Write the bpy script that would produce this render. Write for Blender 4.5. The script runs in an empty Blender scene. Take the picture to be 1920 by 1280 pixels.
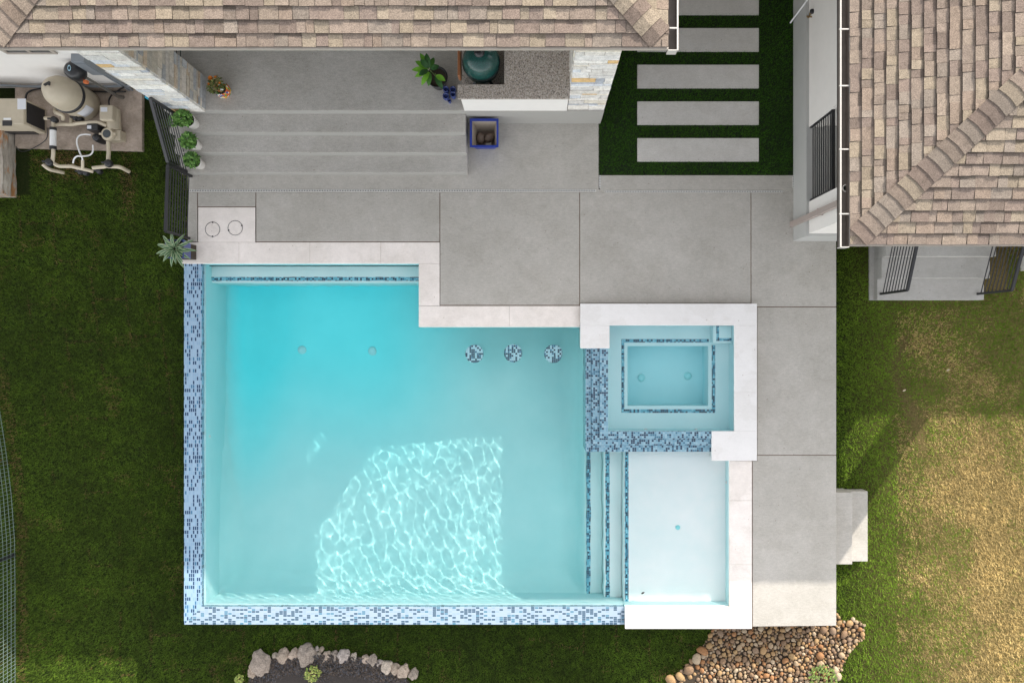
import bpy, bmesh, math, random
import numpy as np
from mathutils import Vector, Matrix

scene = bpy.context.scene
COL = scene.collection
random.seed(7)
RNG = np.random.RandomState(11)

# ------------------------------------------------------------------ camera, sky, sun
H = 12.43            # camera height above the pool deck
F = 1280.0           # focal length in 1920-px units (24 mm on 36 mm)
NX, NY = 1002.0, 640.0
cam = bpy.data.cameras.new('camera')
cam_o = bpy.data.objects.new('camera', cam)
COL.objects.link(cam_o)
cam_o.location = (0, 0, H)
cam.lens = 24; cam.sensor_width = 36
cam.shift_x = -(NX - 960) / 1920.0
cam.clip_end = 2000
scene.camera = cam_o

KX, KY = 1.28, 1.80   # horizontal run of the shadow per metre of height
SUN_DIR = Vector((-KX, -KY, -1.0)).normalized()
SUN_EL = math.asin(-SUN_DIR.z)
world = bpy.data.worlds.new('World'); scene.world = world
world.use_nodes = True
wn = world.node_tree
bg = wn.nodes['Background']
sky = wn.nodes.new('ShaderNodeTexSky')
sky.sky_type = 'NISHITA'; sky.sun_disc = False
sky.sun_elevation = SUN_EL
sky.sun_rotation = math.atan2(KX, KY)
sky.dust_density = 1.0; sky.ozone_density = 0.6; sky.air_density = 0.8
hsv = wn.nodes.new('ShaderNodeHueSaturation'); hsv.inputs['Saturation'].default_value = 0.22
tint = wn.nodes.new('ShaderNodeMix'); tint.data_type = 'RGBA'; tint.blend_type = 'MULTIPLY'
tint.inputs[0].default_value = 1.0; tint.inputs[7].default_value = (1.0, 0.975, 0.945, 1)
wn.links.new(sky.outputs[0], hsv.inputs['Color']); wn.links.new(hsv.outputs[0], tint.inputs[6])
wn.links.new(tint.outputs[2], bg.inputs[0])
bg.inputs[1].default_value = 0.15
sun = bpy.data.lights.new('sun', 'SUN')
sun_o = bpy.data.objects.new('sun', sun); COL.objects.link(sun_o)
sun.energy = 2.1; sun.angle = math.radians(0.5); sun.color = (1.0, 0.93, 0.83)
sun_o.location = (20, 28, 25)
sun_o.rotation_euler = SUN_DIR.to_track_quat('-Z', 'Y').to_euler()
sun.cycles.is_caustics_light = True
scene.view_settings.view_transform = 'Standard'
scene.view_settings.look = 'None'
scene.view_settings.exposure = 1.74
scene.view_settings.gamma = 1.0
scene.cycles.use_denoising = True
scene.cycles.max_bounces = 10
scene.cycles.diffuse_bounces = 5
scene.cycles.transmission_bounces = 8
scene.cycles.sample_clamp_indirect = 6.0
scene.cycles.blur_glossy = 0.0

# ------------------------------------------------------------------ helpers
def P(px, py, z=0.0):
    s = (H - z) / F
    return ((px - NX) * s, (NY - py) * s)

def Pw(px, py, d, zw):
    """point at depth d below a water surface at zw that shows at (px, py)"""
    a, b = (px - NX) / F, (NY - py) / F
    t = math.hypot(a, b) or 1e-9
    sn = t / math.sqrt(1 + t * t) / 1.33
    k = (sn / math.sqrt(1 - sn * sn)) / t
    return (a * (H - zw) + a * d * k, b * (H - zw) + b * d * k)

def setp(o, label=None, cat=None, group=None, kind=None):
    if label: o['label'] = label
    if cat: o['category'] = cat
    if group: o['group'] = group
    if kind: o['kind'] = kind
    return o

def thing(name, label, cat, loc=(0, 0, 0), rz=0, group=None):
    o = bpy.data.objects.new(name, None); COL.objects.link(o)
    o.location = loc; o.rotation_euler = (0, 0, rz); o.empty_display_size = 0.2
    return setp(o, label, cat, group)

class MB:
    def __init__(s): s.v = []; s.f = []; s.c = []; s.sm = []
    def add(s, vs, fs, col=None, smooth=False, M=None):
        n = len(s.v)
        if M is not None: vs = [tuple(M @ Vector(p)) for p in vs]
        s.v += [tuple(p) for p in vs]
        for f in fs:
            s.f.append([i + n for i in f]); s.c.append(col); s.sm.append(smooth)
        return s
    def box(s, x0, y0, z0, x1, y1, z1, col=None, M=None):
        return s.frustum(x0, y0, x1, y1, z0, x0, y0, x1, y1, z1, col, M)
    def frustum(s, a0, b0, a1, b1, z0, c0, d0, c1, d1, z1, col=None, M=None):
        vs = [(a0, b0, z0), (a1, b0, z0), (a1, b1, z0), (a0, b1, z0), (c0, d0, z1), (c1, d0, z1), (c1, d1, z1), (c0, d1, z1)]
        return s.add(vs, [(3, 2, 1, 0), (4, 5, 6, 7), (0, 1, 5, 4), (1, 2, 6, 5), (2, 3, 7, 6), (3, 0, 4, 7)], col, False, M)
    def prism(s, poly, z0, z1, col=None):
        a = sum(poly[i][0] * poly[(i + 1) % len(poly)][1] - poly[(i + 1) % len(poly)][0] * poly[i][1] for i in range(len(poly)))
        if a < 0: poly = poly[::-1]
        n = len(poly)
        vs = [(x, y, z0) for x, y in poly] + [(x, y, z1) for x, y in poly]
        fs = [tuple(range(n))[::-1], tuple(range(n, 2 * n))] + [(i, (i + 1) % n, n + (i + 1) % n, n + i) for i in range(n)]
        return s.add(vs, fs, col)
    def lathe(s, prof, cx=0, cy=0, n=24, col=None, smooth=True, M=None):
        vs = []; fs = []
        for r, z in prof:
            for k in range(n):
                a = 2 * math.pi * k / n; vs.append((cx + r * math.cos(a), cy + r * math.sin(a), z))
        for j in range(len(prof) - 1):
            for k in range(n):
                k2 = (k + 1) % n
                fs.append((j * n + k, j * n + k2, (j + 1) * n + k2, (j + 1) * n + k))
        s.add(vs, fs, col, smooth, M)
        m = len(prof) - 1
        if prof[0][0] > 1e-4: s.add(vs[:n], [tuple(range(n))[::-1]], col, False, M)
        if prof[m][0] > 1e-4: s.add(vs[m * n:], [tuple(range(n))], col, False, M)
        return s
    def tube(s, pts, r, n=10, col=None, smooth=True, caps=True, M=None):
        pts = [Vector(p) for p in pts]; rs = r if isinstance(r, (list, tuple)) else [r] * len(pts)
        vs = []; up = None
        for i, p in enumerate(pts):
            d = (pts[min(i + 1, len(pts) - 1)] - pts[max(i - 1, 0)]).normalized()
            if up is None: up = Vector((0, 0, 1)) if abs(d.z) < .9 else Vector((1, 0, 0))
            a = d.cross(up).normalized(); b = a.cross(d).normalized(); up = b
            for k in range(n):
                t = 2 * math.pi * k / n
                vs.append(tuple(p + a * (rs[i] * math.cos(t)) + b * (rs[i] * math.sin(t))))
        fs = []
        for j in range(len(pts) - 1):
            for k in range(n):
                k2 = (k + 1) % n; fs.append((j * n + k, (j + 1) * n + k, (j + 1) * n + k2, j * n + k2))
        s.add(vs, fs, col, smooth, M)
        if caps:
            s.add(vs[:n], [tuple(range(n))], col, False, M); s.add(vs[-n:], [tuple(range(n))[::-1]], col, False, M)
        return s
    def bar(s, a, b, w, h=None, col=None):
        a, b = Vector(a), Vector(b); h = h or w
        d = (b - a).normalized(); up = Vector((0, 0, 1)) if abs(d.z) < .99 else Vector((0, 1, 0))
        sx = d.cross(up).normalized() * (w / 2); sy = sx.cross(d).normalized() * (h / 2)
        vs = [tuple(p + i * sx + j * sy) for p in (a, b) for i, j in ((-1, -1), (1, -1), (1, 1), (-1, 1))]
        return s.add(vs, [(0, 1, 2, 3), (7, 6, 5, 4), (0, 4, 5, 1), (1, 5, 6, 2), (2, 6, 7, 3), (3, 7, 4, 0)], col)
    def ell(s, c, r, n=12, m=8, col=None, M=None, jit=0):
        prof = []
        vs = []; fs = []
        for j in range(1, m):
            t = math.pi * j / m
            for k in range(n):
                a = 2 * math.pi * k / n; q = 1 + random.uniform(-jit, jit)
                vs.append((c[0] + q * r[0] * math.sin(t) * math.cos(a), c[1] + q * r[1] * math.sin(t) * math.sin(a), c[2] - q * r[2] * math.cos(t)))
        b = len(vs); vs += [(c[0], c[1], c[2] - r[2]), (c[0], c[1], c[2] + r[2])]
        for j in range(m - 2):
            for k in range(n):
                k2 = (k + 1) % n; fs.append((j * n + k, j * n + k2, (j + 1) * n + k2, (j + 1) * n + k))
        for k in range(n):
            k2 = (k + 1) % n; fs.append((b, k2, k)); fs.append((b + 1, (m - 2) * n + k, (m - 2) * n + k2))
        return s.add(vs, fs, col, True, M)
    def build(s, name, mat, parent=None, bevel=0, caust=False, recalc=True):
        me = bpy.data.meshes.new(name)
        me.from_pydata(s.v, [], s.f)
        me.polygons.foreach_set('use_smooth', s.sm)
        if any(c is not None for c in s.c):
            at = me.color_attributes.new('Col', 'FLOAT_COLOR', 'CORNER')
            buf = []
            for f, c in zip(s.f, s.c):
                c = c or (.5, .5, .5); buf += [c[0], c[1], c[2], 1.0] * len(f)
            at.data.foreach_set('color', buf)
        me.materials.append(mat)
        o = bpy.data.objects.new(name, me); COL.objects.link(o)
        if parent is not None: o.parent = parent
        if recalc:
            bm = bmesh.new(); bm.from_mesh(me); bmesh.ops.recalc_face_normals(bm, faces=bm.faces); bm.to_mesh(me); bm.free()
        if bevel:
            md = o.modifiers.new('bevel', 'BEVEL'); md.width = bevel; md.segments = 2; md.limit_method = 'ANGLE'; md.angle_limit = math.radians(40)
        if caust: o.cycles.is_caustics_receiver = True
        me.update()
        return o

def struct(name, mb, mat, label=None, cat=None, bevel=0, **k):
    o = mb.build(name, mat, None, bevel, **k)
    return setp(o, label, cat, None, 'structure')

def copy_tree(o, parent=None):
    c = o.copy(); COL.objects.link(c)
    if parent is not None:
        c.parent = parent
    for ch in [x for x in bpy.data.objects if x.parent == o]: copy_tree(ch, c)
    return c

# ------------------------------------------------------------------ materials
def newmat(name):
    m = bpy.data.materials.new(name); m.use_nodes = True
    t = m.node_tree; return m, t, t.nodes['Principled BSDF']

def N(t, kind, **kw):
    n = t.nodes.new(kind)
    for k, v in kw.items():
        if k.startswith('i_'):
            n.inputs[k[2:].replace('_', ' ')].default_value = v
        else: setattr(n, k, v)
    return n

def coords(t, sx=1, sy=1, sz=1):
    g = N(t, 'ShaderNodeNewGeometry')
    mp = N(t, 'ShaderNodeMapping'); mp.inputs['Scale'].default_value = (sx, sy, sz)
    t.links.new(g.outputs['Position'], mp.inputs[0])
    return mp.outputs[0]

def noise(t, vec, scale, detail=4, rough=.6):
    n = N(t, 'ShaderNodeTexNoise'); n.inputs['Scale'].default_value = scale
    n.inputs['Detail'].default_value = detail; n.inputs['Roughness'].default_value = rough
    if vec is not None: t.links.new(vec, n.inputs['Vector'])
    return n.outputs['Fac']

def ramp(t, fac, stops, interp='LINEAR'):
    r = N(t, 'ShaderNodeValToRGB'); cr = r.color_ramp; cr.interpolation = interp
    while len(cr.elements) < len(stops): cr.elements.new(.5)
    for e, (p, c) in zip(cr.elements, stops):
        e.position = p; e.color = (*c, 1) if len(c) == 3 else c
    t.links.new(fac, r.inputs[0]); return r.outputs[0]

def mixc(t, fac, a, b, mode='MIX'):
    m = N(t, 'ShaderNodeMix', data_type='RGBA', blend_type=mode)
    for sock, val in ((m.inputs[0], fac), (m.inputs[6], a), (m.inputs[7], b)):
        if hasattr(val, 'links'): t.links.new(val, sock)
        elif isinstance(val, (int, float)): sock.default_value = val
        else: sock.default_value = (*val, 1)
    return m.outputs[2]

def math_(t, op, a, b=None, c=None):
    m = N(t, 'ShaderNodeMath', operation=op)
    for i, v in enumerate((a, b, c)):
        if v is None: continue
        if hasattr(v, 'links'): t.links.new(v, m.inputs[i])
        else: m.inputs[i].default_value = v
    return m.outputs[0]

def bump(t, b, h, strength, dist=.02):
    n = N(t, 'ShaderNodeBump'); n.inputs['Strength'].default_value = strength; n.inputs['Distance'].default_value = dist
    t.links.new(h, n.inputs['Height']); t.links.new(n.outputs[0], b.inputs['Normal'])

def basic(name, col, rough=.6, metal=0.0, var=.12, scale=30, bmp=0.0, bscale=120, spec=.5):
    m, t, b = newmat(name)
    co = coords(t)
    n1 = noise(t, co, scale, 4)
    c = mixc(t, n1, tuple(x * (1 - var) for x in col), tuple(min(1, x * (1 + var)) for x in col))
    t.links.new(c, b.inputs['Base Color'])
    b.inputs['Roughness'].default_value = rough; b.inputs['Metallic'].default_value = metal
    b.inputs['Specular IOR Level'].default_value = spec
    if bmp: bump(t, b, noise(t, co, bscale, 3), bmp, .01)
    return m

def attrmat(name, rough=.85, speck=.25, sscale=300, bmp=.3, spec=.3, gain=1.0, big=.15, bscale=6):
    m, t, b = newmat(name)
    a = N(t, 'ShaderNodeAttribute', attribute_name='Col')
    co = coords(t)
    n1 = noise(t, co, sscale, 2, .7)
    r1 = ramp(t, n1, [(.32, (1 - speck,) * 3), (.68, (1 + speck,) * 3)])
    c = mixc(t, 1.0, a.outputs['Color'], r1, 'MULTIPLY')
    n2 = noise(t, co, bscale, 4)
    r2 = ramp(t, n2, [(.3, ((1 - big) * gain,) * 3), (.7, ((1 + big) * gain,) * 3)])
    c = mixc(t, 1.0, c, r2, 'MULTIPLY')
    t.links.new(c, b.inputs['Base Color']); b.inputs['Roughness'].default_value = rough
    b.inputs['Specular IOR Level'].default_value = spec
    if bmp: bump(t, b, n1, bmp, .006)
    return m

def concrete(name, col, streak=.14, speck=.20, mott=.075):
    m, t, b = newmat(name)
    co = coords(t); cs = coords(t, 1, 3.2, 1)
    fine = noise(t, co, 95, 2, .8); st = noise(t, cs, 14, 6, .75); lg = noise(t, co, .9, 5, .6); md = noise(t, co, 5, 5, .7)
    c = mixc(t, 1.0, col, ramp(t, fine, [(.3, (1 - speck,) * 3), (.7, (1 + speck,) * 3)]), 'MULTIPLY')
    c = mixc(t, 1.0, c, ramp(t, st, [(.3, (1 - streak,) * 3), (.7, (1 + streak,) * 3)]), 'MULTIPLY')
    c = mixc(t, 1.0, c, ramp(t, lg, [(.3, (1 - mott, 1 - mott, 1 - mott * 1.2)), (.7, (1 + mott,) * 3)]), 'MULTIPLY')
    c = mixc(t, 1.0, c, ramp(t, md, [(.3, (1 - mott * .9, 1 - mott * .9, 1 - mott)), (.7, (1 + mott * .8,) * 3)]), 'MULTIPLY')
    # old water marks and tiny dark specks
    stn = noise(t, coords(t, .8, 1.1, 1), 1.3, 7, .72)
    c = mixc(t, 1.0, c, ramp(t, stn, [(.50, (1, 1, 1)), (.545, (.945, .94, .93)), (.60, (.975, .972, .968)), (.75, (.97, .968, .965))]), 'MULTIPLY')
    vo = N(t, 'ShaderNodeTexVoronoi'); vo.inputs['Scale'].default_value = 5.5; t.links.new(co, vo.inputs['Vector'])
    c = mixc(t, 1.0, c, ramp(t, vo.outputs['Distance'], [(.0, (.55, .50, .45)), (.045, (.75, .72, .70)), (.07, (1, 1, 1))]), 'MULTIPLY')
    t.links.new(c, b.inputs['Base Color']); b.inputs['Roughness'].default_value = .85
    b.inputs['Specular IOR Level'].default_value = .3
    bump(t, b, fine, .35, .004)
    return m

def mosaic(name, cw, ch, cols, grout, offset=0.0, ax='XY', gap=.13, rough=.2, dark=(.05, .10, .20)):
    """random glass tiles in a grid; cols = [(position, colour)...] constant ramp"""
    m, t, b = newmat(name)
    g = N(t, 'ShaderNodeNewGeometry'); sp = N(t, 'ShaderNodeSeparateXYZ'); t.links.new(g.outputs['Position'], sp.inputs[0])
    px = {'X': sp.outputs[0], 'Y': sp.outputs[1], 'Z': sp.outputs[2]}
    # on vertical faces use height instead of the axis that does not change
    nn = N(t, 'ShaderNodeSeparateXYZ'); t.links.new(g.outputs['Normal'], nn.inputs[0])
    def pick(axis, nidx):
        steep = math_(t, 'GREATER_THAN', math_(t, 'ABSOLUTE', nn.outputs[nidx]), .7)
        a = math_(t, 'MULTIPLY', px[axis], math_(t, 'SUBTRACT', 1.0, steep)); z = math_(t, 'MULTIPLY', px['Z'], steep)
        return math_(t, 'ADD', a, z)
    U = pick('X', 0) if ax[0] == 'X' else pick('Y', 1)
    V = pick('Y', 1) if ax[1] == 'Y' else pick('X', 0)
    u = math_(t, 'DIVIDE', U, cw); v = math_(t, 'DIVIDE', V, ch)
    vf = math_(t, 'FLOOR', v)
    if offset:
        u = math_(t, 'ADD', u, math_(t, 'MULTIPLY', math_(t, 'MODULO', vf, 2.0), offset))
    uf = math_(t, 'FLOOR', u)
    cmb = N(t, 'ShaderNodeCombineXYZ'); t.links.new(uf, cmb.inputs[0]); t.links.new(vf, cmb.inputs[1])
    wnz = N(t, 'ShaderNodeTexWhiteNoise'); wnz.noise_dimensions = '2D'; t.links.new(cmb.outputs[0], wnz.inputs['Vector'])
    c = ramp(t, wnz.outputs['Value'], cols, 'CONSTANT')
    fu = math_(t, 'SUBTRACT', u, uf); fv = math_(t, 'SUBTRACT', v, vf)
    gu = gap; gv = gap * cw / ch
    mk = math_(t, 'MULTIPLY', math_(t, 'GREATER_THAN', fu, gu), math_(t, 'GREATER_THAN', fv, gv))
    c = mixc(t, mk, grout, c)
    t.links.new(c, b.inputs['Base Color']); b.inputs['Roughness'].default_value = rough
    bump(t, b, mk, .25, .003)
    return m

M_deck = concrete('deck concrete', (.445, .422, .386))
M_step = concrete('step concrete', (.44, .42, .39))
M_riser = basic('smooth riser plaster', (.34, .33, .305), .8, var=.05, scale=8)
M_stair = concrete('stair concrete', (.47, .455, .43), .08, .12, .06)
M_paver = concrete('stepping slab concrete', (.56, .54, .51), .06, .12, .06)
M_pad = concrete('equipment pad concrete', (.38, .31, .265), .12, .16, .34)
M_joint = basic('brown joint filler', (.19, .135, .10), .9)
M_cop = concrete('limestone coping', (.83, .765, .72), .05, .07, .08)
M_cop_spa = concrete('white spa coping', (.80, .78, .765), .02, .03, .03)
M_white = basic('white stucco', (.77, .74, .70), .85, var=.05, scale=6, bmp=.15, bscale=150)
M_found = basic('grey foundation render', (.43, .43, .41), .85, var=.06, scale=5)
M_black = basic('black powder coated metal', (.018, .018, .02), .4, .0, var=.1)
M_gut = basic('white gutter metal', (.52, .49, .45), .4, var=.03)
M_gutin = basic('dark gutter trough', (.12, .10, .085), .7, var=.4, scale=12)
M_down = basic('tan downspout metal', (.36, .30, .27), .5, var=.05)
M_shingle = attrmat('asphalt shingle', .95, .34, 75, .6, gain=1.0, big=.14, bscale=13, spec=.1)
M_stone = attrmat('ledger stone', .85, .16, 60, .6, gain=1.0, big=.18, bscale=14)
M_rock = attrmat('rough limestone rock', .9, .30, 45, 1.0, big=.25, bscale=12)
M_cobble = attrmat('river cobble', .75, .12, 90, .3, big=.15, bscale=25)
M_leaf = attrmat('leaf', .5, .12, 60, .1, spec=.4, big=.05)
M_grass = attrmat('grass blades', .75, .1, 40, 0, spec=.15, big=.18, bscale=1.4)
M_beige = basic('beige plastic', (.46, .40, .30), .5, var=.16, scale=7)
M_pvc = basic('cream pvc pipe', (.54, .47, .35), .4, var=.14, scale=14)
M_bplas = basic('black plastic', (.02, .02, .022), .35, var=.2)
M_wplas = basic('white plastic', (.75, .75, .74), .35, var=.04)
M_gbox = basic('grey electrical box paint', (.20, .22, .24), .45, var=.06)
M_olive = basic('olive box paint', (.30, .31, .24), .5, var=.05)
M_glassd = basic('dark window glass', (.05, .06, .065), .1, var=.1)
M_wood = basic('orange stained wood', (.30, .12, .05), .5, var=.25, scale=18)
M_brown = basic('dark brown shelf', (.09, .06, .05), .7, var=.3, scale=20)
M_blueglaze = basic('blue glazed ceramic', (.035, .06, .22), .15, var=.2, scale=8)
M_bluebin = basic('blue plastic', (.012, .035, .27), .4, var=.08)
M_soil = basic('potting soil', (.05, .035, .025), .95, var=.4, scale=60, bmp=.6)
M_pot = basic('white ceramic pot', (.62, .59, .55), .5, var=.04)
M_brass = basic('brass', (.45, .32, .15), .35, 1.0)
M_kraft = basic('brown paper', (.20, .15, .12), .8, var=.2, scale=15, bmp=.3)
M_drain = basic('white drain plastic', (.62, .61, .58), .6, var=.05)
M_dark = basic('dark slot', (.03, .03, .03), .9)
M_wire = basic('galvanised wire', (.22, .29, .26), .5, .3, var=.1)
M_cyan = basic('bright blue plastic', (.03, .42, .62), .5)
M_label = basic('printed label', (.62, .63, .66), .6, var=.12, scale=90)
M_orange = basic('orange label', (.62, .16, .05), .6)

def granite():
    m, t, b = newmat('speckled granite'); co = coords(t)
    v = N(t, 'ShaderNodeTexVoronoi'); v.inputs['Scale'].default_value = 75; t.links.new(co, v.inputs['Vector'])
    s = N(t, 'ShaderNodeSeparateColor'); t.links.new(v.outputs['Color'], s.inputs[0])
    c = ramp(t, s.outputs[0], [(0, (.03, .025, .022)), (.14, (.28, .23, .18)), (.36, (.50, .43, .36)), (.62, (.60, .54, .49)), (.86, (.30, .27, .25))], 'CONSTANT')
    c = mixc(t, .5, c, ramp(t, noise(t, co, 40, 3), [(.35, (.20, .17, .14)), (.65, (.62, .56, .50))]))
    t.links.new(c, b.inputs['Base Color']); b.inputs['Roughness'].default_value = .25
    return m
M_granite = granite()

def greenegg():
    m, t, b = newmat('green glazed ceramic'); co = coords(t)
    v = N(t, 'ShaderNodeTexVoronoi'); v.inputs['Scale'].default_value = 60; t.links.new(co, v.inputs['Vector'])
    c = ramp(t, v.outputs['Distance'], [(0, (.02, .10, .085)), (.6, (.012, .055, .048))])
    t.links.new(c, b.inputs['Base Color']); b.inputs['Roughness'].default_value = .18
    bump(t, b, v.outputs['Distance'], .3, .004)
    return m
M_green = greenegg()

ZW = -0.085          # pool water level
ZS = 0.085           # spa water level
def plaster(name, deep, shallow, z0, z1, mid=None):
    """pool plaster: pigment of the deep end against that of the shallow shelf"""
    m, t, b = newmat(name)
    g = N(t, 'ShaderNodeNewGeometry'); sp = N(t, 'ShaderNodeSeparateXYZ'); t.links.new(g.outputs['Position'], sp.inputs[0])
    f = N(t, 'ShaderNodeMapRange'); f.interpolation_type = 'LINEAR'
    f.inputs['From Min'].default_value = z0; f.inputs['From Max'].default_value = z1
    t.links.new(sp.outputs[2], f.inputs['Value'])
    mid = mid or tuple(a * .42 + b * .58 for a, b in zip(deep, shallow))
    c = ramp(t, f.outputs[0], [(0, deep), (.30, mid), (.75, tuple(a * .3 + b * .7 for a, b in zip(mid, shallow))), (1, shallow)])  # colour by height stands in for light absorbed by the water
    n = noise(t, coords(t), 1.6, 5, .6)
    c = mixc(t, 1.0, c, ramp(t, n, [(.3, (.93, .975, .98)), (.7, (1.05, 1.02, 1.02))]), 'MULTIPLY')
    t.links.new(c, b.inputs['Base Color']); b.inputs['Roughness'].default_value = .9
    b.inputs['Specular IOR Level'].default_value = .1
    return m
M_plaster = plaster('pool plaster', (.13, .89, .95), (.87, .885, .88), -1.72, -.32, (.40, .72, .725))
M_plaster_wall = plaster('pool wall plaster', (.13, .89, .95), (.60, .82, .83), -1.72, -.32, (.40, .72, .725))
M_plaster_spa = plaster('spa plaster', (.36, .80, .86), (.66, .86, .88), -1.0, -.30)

def water():
    m, t, b = newmat('pool water'); t.nodes.remove(b)
    g = N(t, 'ShaderNodeBsdfGlass'); g.inputs['Roughness'].default_value = 0; g.inputs['IOR'].default_value = 1.33
    g.inputs['Color'].default_value = (.975, 1, 1, 1)
    t.links.new(g.outputs[0], t.nodes['Material Output'].inputs[0]); return m
M_water = water()

M_edge_v = mosaic('brick mosaic along side', .036, .072, [(0, (.015, .05, .12)), (.34, (.05, .17, .30)), (.42, (.24, .38, .53)), (.70, (.29, .43, .57))], (.29, .42, .54), 0, 'XY', .28)
M_edge_h = mosaic('brick mosaic along front', .036, .072, [(0, (.015, .06, .11)), (.34, (.06, .19, .28)), (.42, (.28, .38, .48)), (.70, (.33, .42, .51))], (.33, .42, .51), 0, 'YX', .28)
M_spill = mosaic('square mosaic', .038, .038, [(0, (.010, .03, .07)), (.27, (.05, .17, .26)), (.38, (.17, .35, .46)), (.62, (.24, .42, .52)), (.84, (.30, .48, .57))], (.26, .39, .46), 0, 'XY', .15)
M_band = mosaic('navy mosaic band', .036, .036, [(0, (.012, .035, .07)), (.34, (.03, .16, .26)), (.52, (.12, .42, .55)), (.80, (.25, .58, .70))], (.16, .42, .52), 0, 'XY', .12)
M_stool = mosaic('stool mosaic', .036, .036, [(0, (.012, .02, .06)), (.45, (.05, .16, .28)), (.58, (.55, .72, .80))], (.35, .62, .70), 0, 'XY', .15)

# ------------------------------------------------------------------ ground
def sstep(a, b, x):
    t = np.clip((x - a) / (b - a), 0, 1); return t * t * (3 - 2 * t)
def gz(x, y):
    left = -0.24 + (-1.32 + .24) * sstep(3.2, -4.5, y)
    right = -0.57 + 0 * y
    k = sstep(-1.5, 3.6, x)
    return left * (1 - k) + right * k

def vnoise(x, y, s, seed):
    x = np.asarray(x) * s; y = np.asarray(y) * s
    xi = np.floor(x).astype(int); yi = np.floor(y).astype(int); fx = x - xi; fy = y - yi
    fx = fx * fx * (3 - 2 * fx); fy = fy * fy * (3 - 2 * fy)
    def h(i, j):
        n = (i * 374761393 + j * 668265263 + seed * 1274126177) & 0x7fffffff
        n = ((n ^ (n >> 13)) * 1274126177) & 0x7fffffff
        return ((n ^ (n >> 16)) & 0xffff) / 65535.0
    return (h(xi, yi) * (1 - fx) + h(xi + 1, yi) * fx) * (1 - fy) + (h(xi, yi + 1) * (1 - fx) + h(xi + 1, yi + 1) * fx) * fy
def fbm(x, y, s, seed, o=4):
    r = 0; a = .5; tt = 0
    for i in range(o): r = r + a * vnoise(x, y, s * 2 ** i, seed + i); tt += a; a *= .55
    return r / tt

def soilmat():
    m, t, b = newmat('lawn soil and thatch'); co = coords(t)
    c = ramp(t, noise(t, co, 30, 5, .7), [(.3, (.010, .017, .004)), (.55, (.020, .030, .007)), (.75, (.045, .035, .016))])
    dry = ramp(t, noise(t, co, 30, 5, .7), [(.3, (.09, .075, .022)), (.7, (.24, .18, .08))])
    sp = N(t, 'ShaderNodeSeparateXYZ'); g = N(t, 'ShaderNodeNewGeometry'); t.links.new(g.outputs['Position'], sp.inputs[0])
    f = N(t, 'ShaderNodeMapRange'); f.inputs['From Min'].default_value = 5.8; f.inputs['From Max'].default_value = 7.6
    t.links.new(sp.outputs[0], f.inputs['Value'])
    c = mixc(t, f.outputs[0], c, dry)
    t.links.new(c, b.inputs['Base Color']); b.inputs['Roughness'].default_value = 1; b.inputs['Specular IOR Level'].default_value = .1
    bump(t, b, noise(t, co, 60, 4, .8), .8, .03)
    return m
gxs = sorted(set([-400, -120, -40, -20] + list(np.arange(-14, 14.01, .5)) + [20, 40, 120, 400]))
gys = sorted(set(gxs + [-5.25, 1.4])); gxs = sorted(set(gxs + [-6.35, 3.94]))
gm = MB(); ng = len(gys)
assert len(gys) == len(gxs)
gv = [(x, y, float(gz(max(-14, min(14, x)), max(-14, min(14, y))))) for x in gxs for y in gys]
gm.add(gv, [(i * ng + j, (i + 1) * ng + j, (i + 1) * ng + j + 1, i * ng + j + 1) for i in range(ng - 1) for j in range(ng - 1)
            if not (-6.36 < (gxs[i] + gxs[i + 1]) / 2 < 3.95 and -5.26 < (gys[j] + gys[j + 1]) / 2 < 1.4)], None, True)
struct('lawn_ground', gm, soilmat(), 'dark soil and thatch of the lawn around the pool and houses', 'ground')

def blades(name, pts, lens, widths, cols, tall, mat, label, cat, kind='stuff', lean=1.0):
    n = len(pts)
    a = RNG.uniform(0, 2 * math.pi, n)
    dx, dy = np.cos(a), np.sin(a)
    ln = RNG.uniform(.35, 1.0, n) * lean
    tip = np.stack([pts[:, 0] + dx * lens * ln, pts[:, 1] + dy * lens * ln, pts[:, 2] + lens * np.sqrt(np.maximum(.05, 1 - ln ** 2 * .9)) * tall], 1)
    b1 = np.stack([pts[:, 0] - dy * widths / 2, pts[:, 1] + dx * widths / 2, pts[:, 2]], 1)
    b2 = np.stack([pts[:, 0] + dy * widths / 2, pts[:, 1] - dx * widths / 2, pts[:, 2]], 1)
    v = np.stack([b1, b2, tip], 1).reshape(-1, 3)
    me = bpy.data.meshes.new(name)
    me.vertices.add(3 * n); me.loops.add(3 * n); me.polygons.add(n)
    me.vertices.foreach_set('co', v.astype(np.float32).ravel())
    me.loops.foreach_set('vertex_index', np.arange(3 * n, dtype=np.int32))
    me.polygons.foreach_set('loop_start', np.arange(0, 3 * n, 3, dtype=np.int32))
    me.update(calc_edges=True)
    at = me.color_attributes.new('Col', 'FLOAT_COLOR', 'CORNER')
    c4 = np.concatenate([cols, np.ones((n, 1))], 1).repeat(3, 0).astype(np.float32)
    at.data.foreach_set('color', c4.ravel())
    me.materials.append(mat)
    o = bpy.data.objects.new(name, me); COL.objects.link(o)
    return setp(o, label, cat, None, kind)

def inpoly(x, y, poly):
    ins = np.zeros(len(x), bool); n = len(poly)
    for i in range(n):
        x0, y0 = poly[i]; x1, y1 = poly[(i + 1) % n]
        c = ((y0 > y) != (y1 > y)) & (x < (x1 - x0) * (y - y0) / (y1 - y0 + 1e-12) + x0)
        ins ^= c
    return ins

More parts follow.
